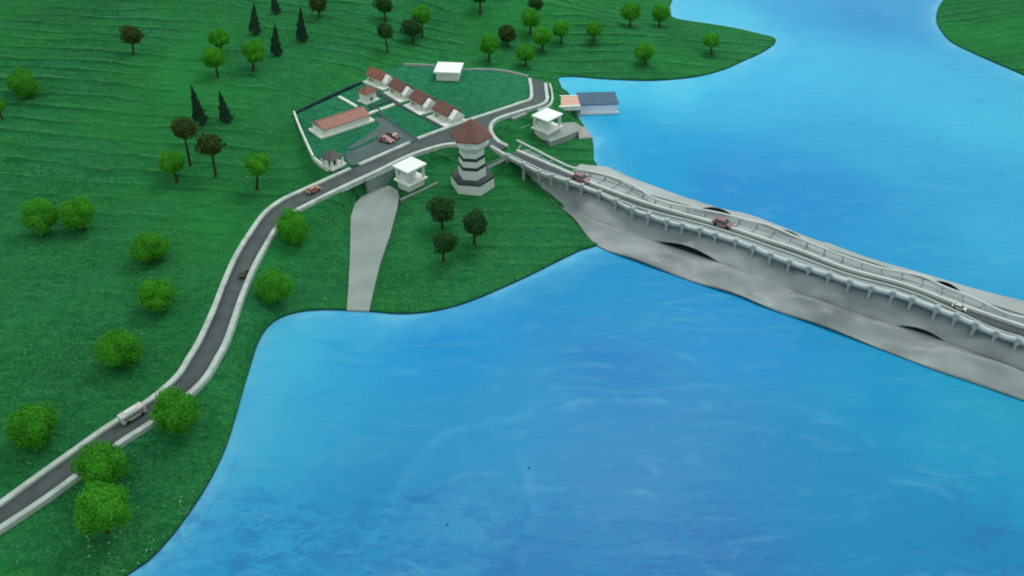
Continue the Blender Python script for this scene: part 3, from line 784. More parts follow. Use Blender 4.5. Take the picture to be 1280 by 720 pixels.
# ------------------------------------------------------------------ bridge
bridge = thing('bridge', 'long white road bridge on short piers running along the dam', 'bridge')
nB = 340
n0 = next(i for i, p in enumerate(near) if pxof(p) > 634)
Nr = resample(near[n0 - 2:], nB)
f0 = next(i for i, p in enumerate(fark) if pxof(p) > 640)
Fr = resample(fark[f0:], nB)
o0 = next(i for i, p in enumerate(outr) if pxof(p) > 646)
Or = resample(outr[o0:], nB)
def pair(Aa, Bb):
    out = []
    for p in Aa:
        d = np.hypot(Bb[:, 0] - p[0], Bb[:, 1] - p[1]); out.append(Bb[int(d.argmin())])
    out = np.array(out)
    k = np.ones(9) / 9
    for c in range(3):
        e = np.pad(out[:, c], 4, mode='edge'); out[:, c] = np.convolve(e, k, 'valid')
    return out
Fp = pair(Nr, Fr); Op = pair(Nr, Or)
flat = lambda P, dz: np.stack([P[:, 0], P[:, 1], np.array([zb(pxof(p)) for p in P]) + dz], 1)
Rm = Nr * .40 + Fp * .60
Nf, Ff, Rf = flat(Nr, -.001), flat(Fp, -.001), flat(Nr * .36 + Fp * .64, .0)
MB().strip(flat(Op, -.002), Nf, .006).build('deck', M['bridge_walk'], bridge, True)
rf_ = np.array([np.interp(pxof(p), [640, 770, 850, 1150, 1225], [.55, .52, .24, .24, .60]) for p in Nr])[:, None]  # mid-span the road narrows to a dark strip painted as the parapet's shadow
mr = MB().strip(flat(Fp, .0015), flat(Nr * rf_ + Fp * (1 - rf_), .0015), .002).build('road_and_shade', M['bridge_road_shade'], bridge, True)
MB().ribbon(flat(Fp, .0), .007, .010, .009).build('parapet', M['rail'], bridge)
MB().ribbon(flat(Nr * (rf_ + .10) + Fp * (.90 - rf_), .0), .007, .008, .0035).build('near_kerb', M['bridge'], bridge)
# outer railing on little posts
orail = Or[::2].copy(); orail[:, 2] += .006
MB().tube(orail, .0032, 6).build('outer_railing', M['rail'], bridge, True)
step = 0.047
s = np.concatenate([[0], np.cumsum(np.linalg.norm(np.diff(Or[:, :2], axis=0), axis=1))])
for k, q in enumerate(np.arange(.02, s[-1], step)):
    p = np.array([np.interp(q, s, Or[:, c]) for c in range(3)])
    i = int(np.hypot(Fp[:, 0] - p[0], Fp[:, 1] - p[1]).argmin()); f = Fp[i]
    d = Vector((f[0] - p[0], f[1] - p[1], 0)).normalized()
    a = Vector((p[0], p[1], 0))
    m_ = MB().tube([(p[0], p[1], p[2] - .03), (p[0], p[1], p[2] + .008)], .0026, 6)
    # small cross strut lying on the walkway towards the parapet
    e = a + d * min(.7 * (Vector((f[0], f[1], 0)) - a).length, .05)
    m_.tube([(a.x, a.y, p[2] - .0005), (e.x, e.y, p[2] - .003)], .0016, 5)
    m_.build('railing_post', M['bridge_walk'], bridge)
# near railing: a tube from pier to pier, and the piers
PIER = [634, 655, 674, 691, 709, 728, 749, 771, 791, 812, 834, 853, 875, 895, 919, 941, 963, 987, 1010, 1035, 1062, 1088, 1115, 1140, 1169, 1195, 1218, 1243, 1272, 1304, 1336] + list(range(1366, 1740, 29))
npx = np.array([pxof(p) for p in Nr])
pk = []
for x in PIER:
    i = int(np.abs(npx - x).argmin()); pk.append(i)
for k, i in enumerate(pk):
    p = Nr[i]; T = Nr[min(i + 2, nB - 1)] - Nr[max(i - 2, 0)]; ang = math.atan2(T[1], T[0])
    zb0 = h1(p[0], p[1]) if PIER[k] < 668 else .056
    zt = zb(PIER[k]) + .006
    m_ = MB()
    m_.box(-.0032, .0032, -.0032, .0032, zb0 - .004 - zt, 0)
    m_.box(-.0050, .0050, -.0075, .0075, -.010, .0065)
    c, s_ = math.cos(ang), math.sin(ang)
    m_.v = [(p[0] + x * c - y * s_, p[1] + x * s_ + y * c, z + zt) for x, y, z in m_.v]
    m_.build('pier', M['bridge'], bridge)
    if k + 1 < len(pk):
        seg = Nr[i:pk[k + 1] + 1]
        if len(seg) >= 2:
            sg = resample(seg, 6); sg = sg[:].copy()
            sag = .0025 * np.sin(np.linspace(0, math.pi, 6)) * (1 if 4 < k else .2)
            sg[:, 2] = zb(PIER[k]) + .003 - sag
            sg[:, 2] += .003
            rr = .0040 if PIER[k] < 840 else .0058
            MB().tube(sg, rr, 8).build('railing', M['rail'], bridge, True)

# ------------------------------------------------------------------ frames for buildings
def frame(A, B, C, z):
    """origin at B; x towards C, y towards A (made square); returns (origin, angle, length x, length y)"""
    a, b, c = at(*A, z), at(*B, z), at(*C, z)
    u = (c - b); lx = u.length; u.normalize()
    v = Vector((-u.y, u.x, 0))
    ly = (a - b).dot(v)
    return b, math.atan2(u.y, u.x), lx, ly

def gable(mb, x0, x1, y0, y1, z, h, ov=.003, t=.002):
    """ridge along x; a solid roof"""
    ym = (y0 + y1) / 2
    x0 -= ov; x1 += ov; y0 -= ov; y1 += ov
    vs = []
    for x in (x0, x1):
        vs += [(x, y0, z), (x, y0, z + t), (x, ym, z + h + t), (x, y1, z + t), (x, y1, z)]
    fs = [(0, 1, 2, 3, 4), (5, 6, 7, 8, 9), (0, 5, 6, 1), (1, 6, 7, 2), (2, 7, 8, 3), (3, 8, 9, 4), (4, 9, 5, 0)]
    return mb.add(vs, fs)
def gable_wall(mb, x, w, y0, y1, z0, z, h):
    ym = (y0 + y1) / 2
    vs = []
    for q in (x, x + w): vs += [(q, y0, z0), (q, y1, z0), (q, y1, z), (q, ym, z + h), (q, y0, z)]
    return mb.add(vs, [(0, 1, 2, 3, 4), (5, 6, 7, 8, 9), (0, 1, 6, 5), (1, 2, 7, 6), (2, 3, 8, 7), (3, 4, 9, 8), (4, 0, 5, 9)])
def hip(mb, x0, x1, y0, y1, z, h, ov=.003, ridge=.0, t=.0015):
    cx, cy = (x0 + x1) / 2, (y0 + y1) / 2
    x0 -= ov; x1 += ov; y0 -= ov; y1 += ov
    lo = [(x0, y0, z), (x1, y0, z), (x1, y1, z), (x0, y1, z)]; mi = [(x, y, z + t) for x, y, _ in lo]
    tp = [(cx - ridge - 1e-4, cy, z + h), (cx + ridge + 1e-4, cy, z + h)]
    return mb.add(lo + mi + tp, [(3, 2, 1, 0), (0, 1, 5, 4), (1, 2, 6, 5), (2, 3, 7, 6), (3, 0, 4, 7), (4, 5, 9, 8), (5, 6, 9), (6, 7, 8, 9), (7, 4, 8)])

Z0 = ZP - .001
# long building
b, an, lx, ly = frame((386, 163), (401.5, 174.5), (469, 152), Z0)
ly = max(ly, .05)
t = thing('long_hall', 'long low white hall with a tan gable roof', 'building', b, an)
MB().box(0, lx, 0, ly, 0, .006).build('plinth', M['white'], t)
x0, x1, y0, y1 = .016, lx - .014, .009, ly - .006
zw, rh = .024, .017
MB().box(x0, x1, y0, y1, .006, zw).build('wall', M['white'], t)
g1 = MB(); gable_wall(g1, x0 - .001, .004, y0, y1, zw - .001, zw, rh - .001); g1.build('gable', M['white'], t)
g1 = MB(); gable_wall(g1, x1 - .003, .004, y0, y1, zw - .001, zw, rh - .001); g1.build('gable', M['white'], t)
g1 = MB(); gable(g1, x0 + .003, x1 - .003, y0, y1, zw, rh, .004); r = g1.build('roof', M['tan_roof'], t)
MB().box(x0 + .002, x1 - .002, (y0 + y1) / 2 - .0015, (y0 + y1) / 2 + .0015, zw + rh, zw + rh + .0032).build('ridge_cap', M['tan_roof'], r)

# cottages in a diagonal row
HOUSES = [((453, 103.5), (479, 114), (488, 103.5), M['red_roof'], 'rearmost cottage of the diagonal row, with a red brown roof'),
          ((479.5, 117), (500, 129.5), (516, 118.5), M['brown_roof'], 'second cottage from the back of the diagonal row'),
          ((504, 133), (525, 145.5), (544, 133), M['brown_roof'], 'third cottage from the back of the diagonal row'),
          ((533, 147.5), (558, 161), (581, 150), M['brown_roof'], 'cottage next to the road, frontmost of the diagonal row')]
for k, (A_, B_2, C_2, rm, lab) in enumerate(HOUSES):
    # x runs along the row's front (towards lower right), y towards the back right
    a, bb, c = at(*A_, Z0), at(*B_2, Z0), at(*C_2, Z0)
    u = (bb - a); lx = u.length; u.normalize(); v = Vector((-u.y, u.x, 0))
    ly = max((c - bb).dot(v), .045)
    t = thing('cottage', lab, 'house', a, math.atan2(u.y, u.x), 'brown roofed cottages in the yard')
    MB().box(0, lx, 0, ly, 0, .005).build('plinth', M['white'], t)
    wx0, wx1, wy0, wy1 = lx * .06, lx * .70, ly * .30, ly * .98
    zw = .025
    MB().box(wx0, wx1, wy0, wy1, .005, zw).build('wall', M['cream'], t)
    rg = MB(); gable(rg, wx0, wx1, wy0, wy1, zw, .024, .005); rg.build('roof', rm, t)
    # white porch with its own small gable towards the right
    pw = MB(); px0, px1, py0, py1 = wx1 + .001, lx * .95, ly * .36, ly * .92
    gable_wall(pw, px0, px1 - px0 - .004, py0, py1, .005, .018, .022); pw.build('porch', M['white'], t)
    pr = MB(); gable(pr, px0 + .004, px1 - .002, py0, py1, .0185, .023, .002, .0022); pr.build('porch_roof', M['white_bright'], t)
    dd = MB(); dd.box(wx0 + .010, wx0 + .018, wy0 - .001, wy0 + .001, .0055, .017); dd.build('door', M['brown_roof'], t)
    ww = MB(); ww.box(wx0 + .024, wx0 + .033, wy0 - .001, wy0 + .001, .010, .017); ww.build('window', M['grey_window'], t)
    fr = MB(); fr.box(lx * .10, lx * .62, .004, .0065, .0055, .0085); fr.build('front_wall', M['white_bright'], t)
# small square lodge
b, an, lx, ly = frame((451, 127), (458, 131.5), (475, 124.5), Z0)
ly = max(ly, .05)
t = thing('square_lodge', 'small square white lodge with a red brown pyramid roof, behind the hall', 'house', b, an, 'brown roofed cottages in the yard')
MB().box(0, lx, 0, ly, 0, .004).build('plinth', M['white'], t)
MB().box(lx * .12, lx * .84, ly * .12, ly * .86, .004, .034).build('wall', M['white'], t)
rg = MB(); hip(rg, lx * .12, lx * .84, ly * .12, ly * .86, .034, .023, .004); rg.build('roof', M['red_roof'], t)
MB().box(lx * .40, lx * .56, ly * .12 - .001, ly * .12 + .001, .0045, .019).build('door', M['grey_window'], t)
# guard kiosk
b, an, lx, ly = frame((403, 206), (416, 215), (433.5, 206), Z0)
ly = max(ly, .05)
t = thing('guard_kiosk', 'small open kiosk with white posts and a dark grey pyramid roof', 'kiosk', b, an)
MB().box(0, lx, 0, ly, 0, .007).build('plinth', M['white'], t)
q = .14
for (fx, fy) in ((q, q), (1 - q, q), (1 - q, 1 - q), (q, 1 - q), (.5, q), (q, .5)):
    MB().box(lx * fx - .003, lx * fx + .003, ly * fy - .003, ly * fy + .003, .007, .031).build('post', M['white_bright'], t)
MB().box(lx * .30, lx * .70, ly * .30, ly * .70, .007, .0305).build('booth', M['window'], t)
MB().box(lx * q, lx * .38, ly * q - .001, ly * q + .001, .007, .013).build('half_wall', M['cream'], t)
rg = MB(); hip(rg, lx * q, lx * (1 - q), ly * q, ly * (1 - q), .031, .024, .005); rg.build('roof', M['grey_roof'], t)
# white hut at the back
b, an, lx, ly = frame((543.5, 94), (545.5, 100.5), (573, 101.5), Z0)
zr = zat(b.x, b.y, 91) - Z0
t = thing('white_hut', 'plain white hut with a flat white roof behind the cottages', 'hut', b, an)
dep = (at(544, 77, Z0 + zr) - at(541, 91, Z0 + zr)).length
MB().box(0, lx, 0, dep * .68, 0, zr).build('wall', M['white'], t)
rg = MB(); ov = .008
rg.box(-ov, lx + ov, -ov * .8, dep * .84, zr, zr + .006); rg.build('roof', M['white_bright'], t)

# ------------------------------------------------------------------ hexagonal tower
tp = ground(591, 232)
tower = thing('hexagonal_tower', 'white hexagonal tower with dark bands and a brown pointed roof', 'tower', (tp.x, tp.y, tp.z - .003))
dT = proj(tp.x, tp.y, tp.z)[2]
def zrow(py): return zat(tp.x, tp.y, py) - tp.z + .003
pr_ = lambda w: w * .5 / FPX * dT / .97        # picture width -> radius
ROT = math.radians(-8)
MB().frustum(6, pr_(53), pr_(53), 0, zrow(220.5), ROT).build('base', M['white'], tower)
MB().frustum(6, pr_(53.6), pr_(52), zrow(220.5), zrow(218), ROT).build('terrace', M['dark'], tower)
MB().frustum(6, pr_(33.5), pr_(33.5), zrow(218), zrow(206.5), ROT).build('lower_tier', M['white'], tower)
MB().frustum(6, pr_(34.2), pr_(34.2), zrow(206.5), zrow(203), ROT).build('dark_band', M['dark'], tower)
MB().frustum(6, pr_(31.5), pr_(31.5), zrow(203), zrow(195.5), ROT).build('middle_tier', M['white'], tower)
MB().frustum(6, pr_(32.2), pr_(32.2), zrow(195.5), zrow(192), ROT).build('dark_band', M['dark'], tower)
mt = MB(); mt.frustum(6, pr_(29.5), pr_(29.5), zrow(192), zrow(186), ROT); mt.build('upper_tier', M['white'], tower)
MB().frustum(6, pr_(29.5), pr_(41.5), zrow(186), zrow(177.5), ROT).build('flared_collar', M['white'], tower)
MB().frustum(6, pr_(41.5), pr_(42.5), zrow(177.5), zrow(169), ROT).build('lookout', M['white_bright'], tower)
MB().frustum(6, pr_(51.5), pr_(50.5), zrow(169), zrow(167.6), ROT).build('eaves', M['brown_roof'], tower)
MB().frustum(6, pr_(50.5), pr_(1.0), zrow(167.6), zrow(148.5), ROT).build('roof', M['brown_roof'], tower)
for side in range(6):
    # small recessed windows in the lookout
    a0 = ROT + math.pi / 6 + side * math.pi / 3
    rr = pr_(41.9) * math.cos(math.pi / 6)
    m_ = MB(); m_.box(-.0015, .0006, -.012, .012, zrow(175.5), zrow(172.4))
    m_.v = [(math.cos(a0) * (x + rr) - math.sin(a0) * y, math.sin(a0) * (x + rr) + math.cos(a0) * y, z) for x, y, z in m_.v]
    m_.build('window', M['cream'], tower)
# footbridge from tower to road
p0 = at(606, 211, .052); p1 = at(632, 198, ZP - .006)
t = thing('footbridge', 'thin grey footbridge joining the tower to the road', 'footbridge', p0)
d = p1 - p0
MB().ribbon([(0, 0, 0), tuple(d * .5), tuple(d)], .014, .003, 0).build('deck', M['concrete_dark'], t)
for sgn in (-1, 1):
    nn = Vector((-d.y, d.x, 0)).normalized() * .006 * sgn
    MB().tube([tuple(nn + Vector((0, 0, .006))), tuple(d + nn + Vector((0, 0, .006)))], .0012, 5).build('handrail', M['concrete'], t)
    for f in (.1, .5, .9):
        q_ = d * f + nn
        MB().tube([(q_.x, q_.y, q_.z - .001), (q_.x, q_.y, q_.z + .006)], .001, 5).build('post', M['concrete'], t)

# ------------------------------------------------------------------ white pavilions
def pavilion(base, plat_rows, roof_rows, zb_, label, ext, plat_t=.004):
    A_, B_2, C_2 = base
    b, an, lx, ly = frame(A_, B_2, C_2, zb_)
    t = thing('pavilion', label, 'pavilion', b, an, 'white flat roofed pavilions')
    zp = zat(b.x, b.y, plat_rows) - zb_; zr_ = zat(b.x, b.y, roof_rows) - zb_
    MB().box(.003, lx - .003, .003, ly - .003, -.02, zp - plat_t).build('base', M['white'], t)
    e = ext
    MB().box(-e, lx + e, -e, ly + e, zp - plat_t, zp).build('platform', M['white_bright'], t)
    for fx, fy in ((0.004, 0.004), (lx - .004, .004), (lx - .004, ly - .004), (.004, ly - .004)):
        MB().box(fx - .0035, fx + .0035, fy - .0035, fy + .0035, zp, zr_).build('post', M['white'], t)
    MB().box(.008, .012, .010, ly - .010, zp, zp + (zr_ - zp) * .62).build('panel', M['white'], t)
    MB().box(.012, lx - .008, ly * .55, ly * .55 + .004, zp, zp + (zr_ - zp) * .62).build('panel', M['white'], t)
    MB().box(-e, lx + e, -e, ly + e, zr_, zr_ + .005).build('roof', M['white_bright'], t)
    return b, t
pavilion(((495.5, 233), (512, 241), (532.5, 230.5)), 231.5, 216.5, .031, 'white flat roofed pavilion beside the grey slipway', .005)
pavilion(((667, 163), (684, 170.5), (701, 161.5)), 166, 152.5, .040, 'white flat roofed pavilion near the blue roofed boathouse', .004)

# retaining walls and ramps
def wall_thing(name, pts, z0, z1, w, m, label, cat, zfix=None):
    P = [at(x, y, z) for x, y, z in pts]
    o0_ = P[0].copy()
    mb = MB(); 
    R = catmull(P, .02)
    R = R - np.array([o0_.x, o0_.y, 0])
    R2 = R.copy()
    n = len(R)
    T = np.gradient(R[:, :2], axis=0); T /= np.linalg.norm(T, axis=1)[:, None]
    N = np.stack([-T[:, 1], T[:, 0]], 1)
    vs = []
    for i in range(n):
        for sgn, zz in ((-.5, z0), (-.5, None), (.5, None), (.5, z0)):
            q = R[i, :2] + N[i] * sgn * w
            vs.append((q[0], q[1], (R[i, 2] + z1) if zz is None else z0))
    fs = [(i * 4 + k, (i + 1) * 4 + k, (i + 1) * 4 + (k + 1) % 4, i * 4 + (k + 1) % 4) for i in range(n - 1) for k in range(4)]
    fs += [(0, 1, 2, 3), tuple((n - 1) * 4 + k for k in (3, 2, 1, 0))]
    mb.add(vs, fs)
    o = mb.build(name, m)
    o.location = (o0_.x, o0_.y, 0)
    return tag(o, label, cat)
wall_thing('retaining_wall', [(457, 224.5, ZP), (475, 216.5, ZP), (498, 205, ZP)], .02, -.002, .012, M['concrete_dark'], 'grey retaining wall under the road at the top of the slipway', 'wall')
wall_thing('retaining_wall', [(501, 249, .034), (520, 240.5, .034), (547, 227.5, .034)], .0, 0, .008, M['concrete_dark'], 'low dark grey wall in front of the pavilion by the slipway', 'wall')
wall_thing('retaining_wall', [(640, 147, ZP), (648, 144, ZP), (658, 140, ZP)], .03, -.002, .012, M['concrete'], 'short grey wall under the jetty road', 'wall')
# block ramp beside the second pavilion
tp_ = [(684, 173, .036), (699, 154, .040), (718, 152.5, .038), (727.5, 158, .030), (723, 163.5, .028), (705, 171, .032), (687, 177.5, .034)]
q_ = [at(*p) for p in tp_]
o = MB().prism([(p.x - q_[0].x, p.y - q_[0].y) for p in q_], [0.0] * len(q_), [p.z for p in q_]).build('ramp_block', M['concrete'])
o.location = (q_[0].x, q_[0].y, 0); tag(o, 'grey sloping concrete block beside the boathouse pavilion', 'ramp')
q_ = [at(*p) for p in ((723, 164, .026), (727.5, 158, .027), (731, 158, .022), (741, 172, .006), (724, 173, .012))]
struct(MB().prism([p[:2] for p in q_], -.01, [p.z for p in q_]), 'path', M['slip'], 'pinkish grey slip beside the boathouse')
q_ = [at(*p) for p in ((647, 147, .058), (664, 141, .058), (668, 154, .05), (652, 160, .05))]
struct(MB().prism([p[:2] for p in q_], .0, [p.z for p in q_]), 'path', M['concrete_dark'], 'grey paved apron beside the second pavilion')

# boathouse and jetty
zf = .004
bl = at(725, 141.5, zf); br = at(772, 140, zf)
zt = zat(bl.x, bl.y, 131.3)
u = (br - bl); lx = u.length; an = math.atan2(u.y, u.x)
t = thing('boathouse', 'boathouse with a slate blue roof standing over the water', 'boathouse', (bl.x, bl.y, 0), an)
dep = (at(722, 115.2, zt + .01) - at(725, 130, zt)).length
MB().box(0, lx, 0, dep - .01, -.01, zt - .001).build('wall', M['lilac'], t)
rv = MB(); rv.add([(-.004, -.005, zt), (lx + .002, -.005, zt), (lx + .002, dep, zt), (-.004, dep, zt), (-.004, -.005, zt + .003), (lx + .002, -.005, zt + .003), (lx + .002, dep, zt + .012), (-.004, dep, zt + .012)],
                  [(3, 2, 1, 0), (4, 5, 6, 7), (0, 1, 5, 4), (1, 2, 6, 5), (2, 3, 7, 6), (3, 0, 4, 7)]); rv.build('roof', M['slate'], t)
MB().box(-.002, lx + .003, -.0065, -.0005, .0005, .007).build('fender', M['white_bright'], t)
zj = ZP - .020
c = [at(690.5, 120.5, zj), at(722, 120.5, zj), at(725.5, 132.5, zj), at(692.5, 134, zj)]
o_ = c[3]
t = thing('jetty', 'short jetty with a salmon deck and white edges', 'jetty', (o_.x, o_.y, 0))
pl = [(p.x - o_.x, p.y - o_.y) for p in c]
MB().prism(pl, zj - .004, zj).build('deck', M['salmon'], t)
def edge_strip(i, j, w, h):
    a, b2 = Vector((*pl[i], zj)), Vector((*pl[j], zj))
    return MB().ribbon([a, (a + b2) / 2, b2], w, h, .003)
edge_strip(3, 2, .010, .016).build('edge_beam', M['white'], t)
edge_strip(0, 1, .008, .012).build('edge_beam', M['white'], t)
edge_strip(0, 3, .006, .010).build('edge_beam', M['white'], t)
for f in (.25, .6, .92):
    for a_, b_2 in ((3, 2), (0, 1)):
        q_ = Vector(pl[a_]) * (1 - f) + Vector(pl[b_2]) * f
        MB().frustum(8, .004, .004, -.01, zj - .004, 0, q_.x, q_.y).build('pile', M['concrete_dark'], t)

# yard walls
def low_wall(pts, w, h, m, label, name='low_wall', cat='wall', z=Z0):
    P = catmull([at(x, y, z) for x, y in pts], .02)
    o0_ = P[0].copy(); P = P - o0_
    o = MB().ribbon(P, w, h + .01, h).build(name, m)
    o.location = o0_
    return tag(o, label, cat)
low_wall([(368, 142), (374, 158), (384, 181), (392, 198)], .006, .010, M['white'], 'thin white wall along the outer side of the yard')
low_wall([(393, 199.5), (402, 207), (411, 212.5)], .006, .009, M['white'], 'short thin white wall beside the kiosk')
low_wall([(368, 142.5), (400, 127), (430, 113), (453, 104)], .007, .007, M['edge'], 'dark low fence along the hillside edge of the yard', 'low_fence', 'fence')
low_wall([(504, 81.5), (522, 81.5), (543, 83)], .005, .006, M['bridge_walk'], 'faint thin grey wall left of the white hut')
low_wall([(576, 88), (600, 87.5), (623, 88.5), (645, 92.5), (660, 96.5)], .005, .006, M['bridge_walk'], 'faint thin grey wall right of the white hut')
low_wall([(424, 122), (435, 128), (446, 134.5)], .011, .006, M['white'], 'white path wall behind the hall, pointing at its roof')
low_wall([(461, 143.5), (468, 140.5), (473, 139.5)], .011, .006, M['white'], 'short white block wall at the end of the hall')
low_wall([(475, 138), (484, 135), (493, 131.5)], .011, .006, M['white'], 'white path wall below the cottages')

# ------------------------------------------------------------------ vehicles
def wheel(p, x, y, r, w):
    m_ = MB()
    n = 12
    vs = [(x + r * math.cos(2 * math.pi * k / n), y + s_ * w / 2, r + r * math.sin(2 * math.pi * k / n)) for s_ in (-1, 1) for k in range(n)]
    m_.add(vs, [tuple(range(n)), tuple(n + k for k in range(n))[::-1]] + [(k, (k + 1) % n, n + (k + 1) % n, n + k) for k in range(n)])
    return m_.build('wheel', M['tyre'], p)
def profile(mb, pts, w, inset=0.0):
    """side outline pts (x, z) extruded across the width"""
    n = len(pts)
    zmax = max(p[1] for p in pts); zmin = min(p[1] for p in pts)
    f = lambda z: w / 2 - inset * (z - zmin) / (zmax - zmin + 1e-9)
    vs = [(x, -f(z), z) for x, z in pts] + [(x, f(z), z) for x, z in pts]
    return mb.add(vs, [tuple(range(n)), tuple(n + k for k in range(n))[::-1]] + [(k, (k + 1) % n, n + (k + 1) % n, n + k) for k in range(n)])
def car(p0, p1, z, L, m, label, van=False):
    a = at(*p0, z); b2 = at(*p1, z)
    an = math.atan2((b2 - a).y, (b2 - a).x); c = (a + b2) / 2
    t = thing('model_car', label, 'car', (c.x, c.y, z), an, 'toy cars on the model roads')
    W, H = L * .46, L * .34
    bd_ = MB(); profile(bd_, [(-.5 * L, .10 * L), (-.5 * L, .19 * L), (-.46 * L, .215 * L), (.26 * L, .215 * L), (.46 * L, .18 * L), (.5 * L, .15 * L), (.5 * L, .10 * L), (.4 * L, .07 * L), (-.4 * L, .07 * L)], W, W * .06)
    o = bd_.build('body', m, t)
    bv = o.modifiers.new('soft', 'BEVEL'); bv.width = L * .018; bv.segments = 2
    gl = MB(); profile(gl, [(-.40 * L, .214 * L), (-.30 * L, .325 * L), (.08 * L, .325 * L), (.25 * L, .214 * L)], W * .93, W * .12); gl.build('glasshouse', M['window'], t)
    rf = MB(); profile(rf, [(-.315 * L, .322 * L), (-.29 * L, .345 * L), (.07 * L, .345 * L), (.10 * L, .322 * L)], W * .74, W * .05); rf.build('roof', m, t)
    for sx in (-.30, .30):
        for sy in (-1, 1): wheel(t, sx * L, sy * W * .46, .085 * L, .06 * L)
    for sy in (-1, 1):
        MB().box(.47 * L, .503 * L, sy * W * .33 - .05 * L, sy * W * .33 + .05 * L, .13 * L, .165 * L).build('headlight', M['white_bright'], t)
    return t
car((713, 220), (740, 231), ZP + .004, .056, M['red_car'], 'dull red car on the bridge nearest the shore')
car((891, 277.5), (916, 286), ZP + .004, .056, M['red_car'], 'dull red car further along the bridge, above the wide slit')
car((1190, 382.5), (1207, 389), ZP + .004, .032, M['bus'], 'tiny white car far out on the bridge')
car((472, 173), (495, 180.5), ZP + .001, .050, M['pink_car'], 'pinkish red car parked in the yard')
car((481, 167.5), (502, 175.5), ZP + .001, .050, M['maroon_car'], 'dark maroon car parked behind the pinkish red one')
car((384, 243), (400, 235.5), zroad(240) + .001, .042, M['orange_car'], 'small orange brown car by the kerb on the winding road')
car((301, 351), (309, 335), zroad(343) + .001, .036, M['olive_car'], 'tiny dark olive car on the road beside the lake side kerb')
# bus
a = at(152, 530.5, zroad(525) + .001); b2 = at(182, 512, zroad(525) + .001)
d = b2 - a; c = (a + b2) / 2
t = thing('model_bus', 'small white bus on the road in the lower corner', 'bus', (c.x, c.y, zroad(525) + .001), math.atan2(d.y, d.x))
L = d.length; W = L * .38; H = L * .40
bd_ = MB(); profile(bd_, [(-.5 * L, .06 * L), (-.5 * L, H * .92), (-.47 * L, H), (.44 * L, H), (.5 * L, H * .8), (.5 * L, .06 * L)], W, W * .07)
o = bd_.build('body', M['bus'], t); bv = o.modifiers.new('soft', 'BEVEL'); bv.width = .0015; bv.segments = 2
for sy in (-1, 1):
    for k in range(5):
        x = -.40 * L + k * .165 * L
        MB().box(x, x + .13 * L, sy * W * .47 - .0012, sy * W * .47 + .0012, H * .50, H * .78).build('window', M['grey_window'], t)
MB().box(.488 * L, .503 * L, -W * .36, W * .36, H * .46, H * .78).build('windscreen', M['grey_window'], t)
MB().box(-.25 * L, .2 * L, -W * .25, W * .25, H, H + .002).build('roof_hatch', M['white'], t)
for sx in (-.3, .3):
    for sy in (-1, 1): wheel(t, sx * L, sy * W * .46, .075 * L, .05 * L)

# ------------------------------------------------------------------ trees
def crown_mesh(name, seed, n=3200, flat=.92, leaf=.042, lumps=26, core=.84):
    g = np.random.default_rng(seed)
    cs = []
    for k in range(lumps):
        v = g.normal(size=3); v /= np.linalg.norm(v)
        cs.append((v * np.array([.62, .62, .56]) * g.uniform(.8, 1.08), g.uniform(.27, .40)))
    cs.append((np.zeros(3), .66))
    C_ = np.array([c for c, r in cs]); R_ = np.array([r for c, r in cs])
    def surf(d):
        """distance along direction d to the outside of the lumps"""
        b = C_ @ d; q = b * b - (C_ ** 2).sum(1) + R_ ** 2
        return float(np.max(np.where(q > 0, b + np.sqrt(np.maximum(q, 0)), .5)))
    V = []; F = []
    bm = bmesh.new(); bmesh.ops.create_icosphere(bm, subdivisions=4, radius=1)
    bm.verts.ensure_lookup_table()
    for v in bm.verts:
        d = np.array(v.co); p = d * surf(d) * core * g.uniform(.93, 1.05)
        if p[2] < -.55: p[2] = -.55 - (abs(p[2]) - .55) * .35
        p[2] *= flat; V.append(p)
    F = [tuple(v.index for v in f.verts) for f in bm.faces]; bm.free()
    for k in range(n):
        d = g.normal(size=3); d /= np.linalg.norm(d)
        p = d * surf(d) * (g.uniform(core - .02, 1.05) if k % 5 else g.uniform(1.0, 1.13))
        if p[2] < -.55: p[2] = -.55 - (abs(p[2]) - .55) * .35
        p[2] = p[2] * flat
        nr = d + g.normal(size=3) * .6; nr /= np.linalg.norm(nr)
        a = np.cross(nr, g.normal(size=3)); a /= np.linalg.norm(a); b = np.cross(nr, a)
        s = leaf * g.uniform(.5, 1.3)
        o = len(V)
        V += [p + a * s, p + b * s * .7 + nr * s * .3, p - a * s, p - b * s * .7]
        F += [(o, o + 1, o + 2, o + 3)]
    me = bpy.data.meshes.new(name); me.from_pydata([tuple(v) for v in V], [], F); me.update()
    return me
def cone_mesh(name, seed, n=900):
    g = np.random.default_rng(seed); V = []; F = []
    for k in range(n):
        t = 1 - math.sqrt(g.uniform(0, 1)); ang = g.uniform(0, 2 * math.pi)
        r = (1 - t) ** .9 * g.uniform(.65, 1.05) * (1 + .14 * math.sin(t * 26 + ang))
        p = np.array([r * math.cos(ang), r * math.sin(ang), t])
        nr = np.array([math.cos(ang), math.sin(ang), .5]) + g.normal(size=3) * .4; nr /= np.linalg.norm(nr)
        a = np.cross(nr, (0, 0, 1)) ; a /= np.linalg.norm(a); b = np.cross(nr, a)
        s = .16 * g.uniform(.6, 1.2)
        o = len(V)
        V += [p + a * s, p + b * s * .22, p - a * s, p - b * s * .22 * 1.6]; F += [(o, o + 1, o + 2, o + 3)]
    me = bpy.data.meshes.new(name); me.from_pydata([tuple(v) for v in V], [], F); me.update()
    return me
CR = [crown_mesh('crown', 10 + k, 6200, 1.03 + .05 * (k % 3)) for k in range(5)]
CR_SP = [crown_mesh('crown', 40 + k, 2400, .95, .070, 14, .70) for k in range(3)]
CN = [cone_mesh('crown', 60 + k) for k in range(2)]
def with_mat(ms, m):
    out = []
    for me in ms:
        c = me.copy(); c.materials.append(m); out.append(c)
    return out
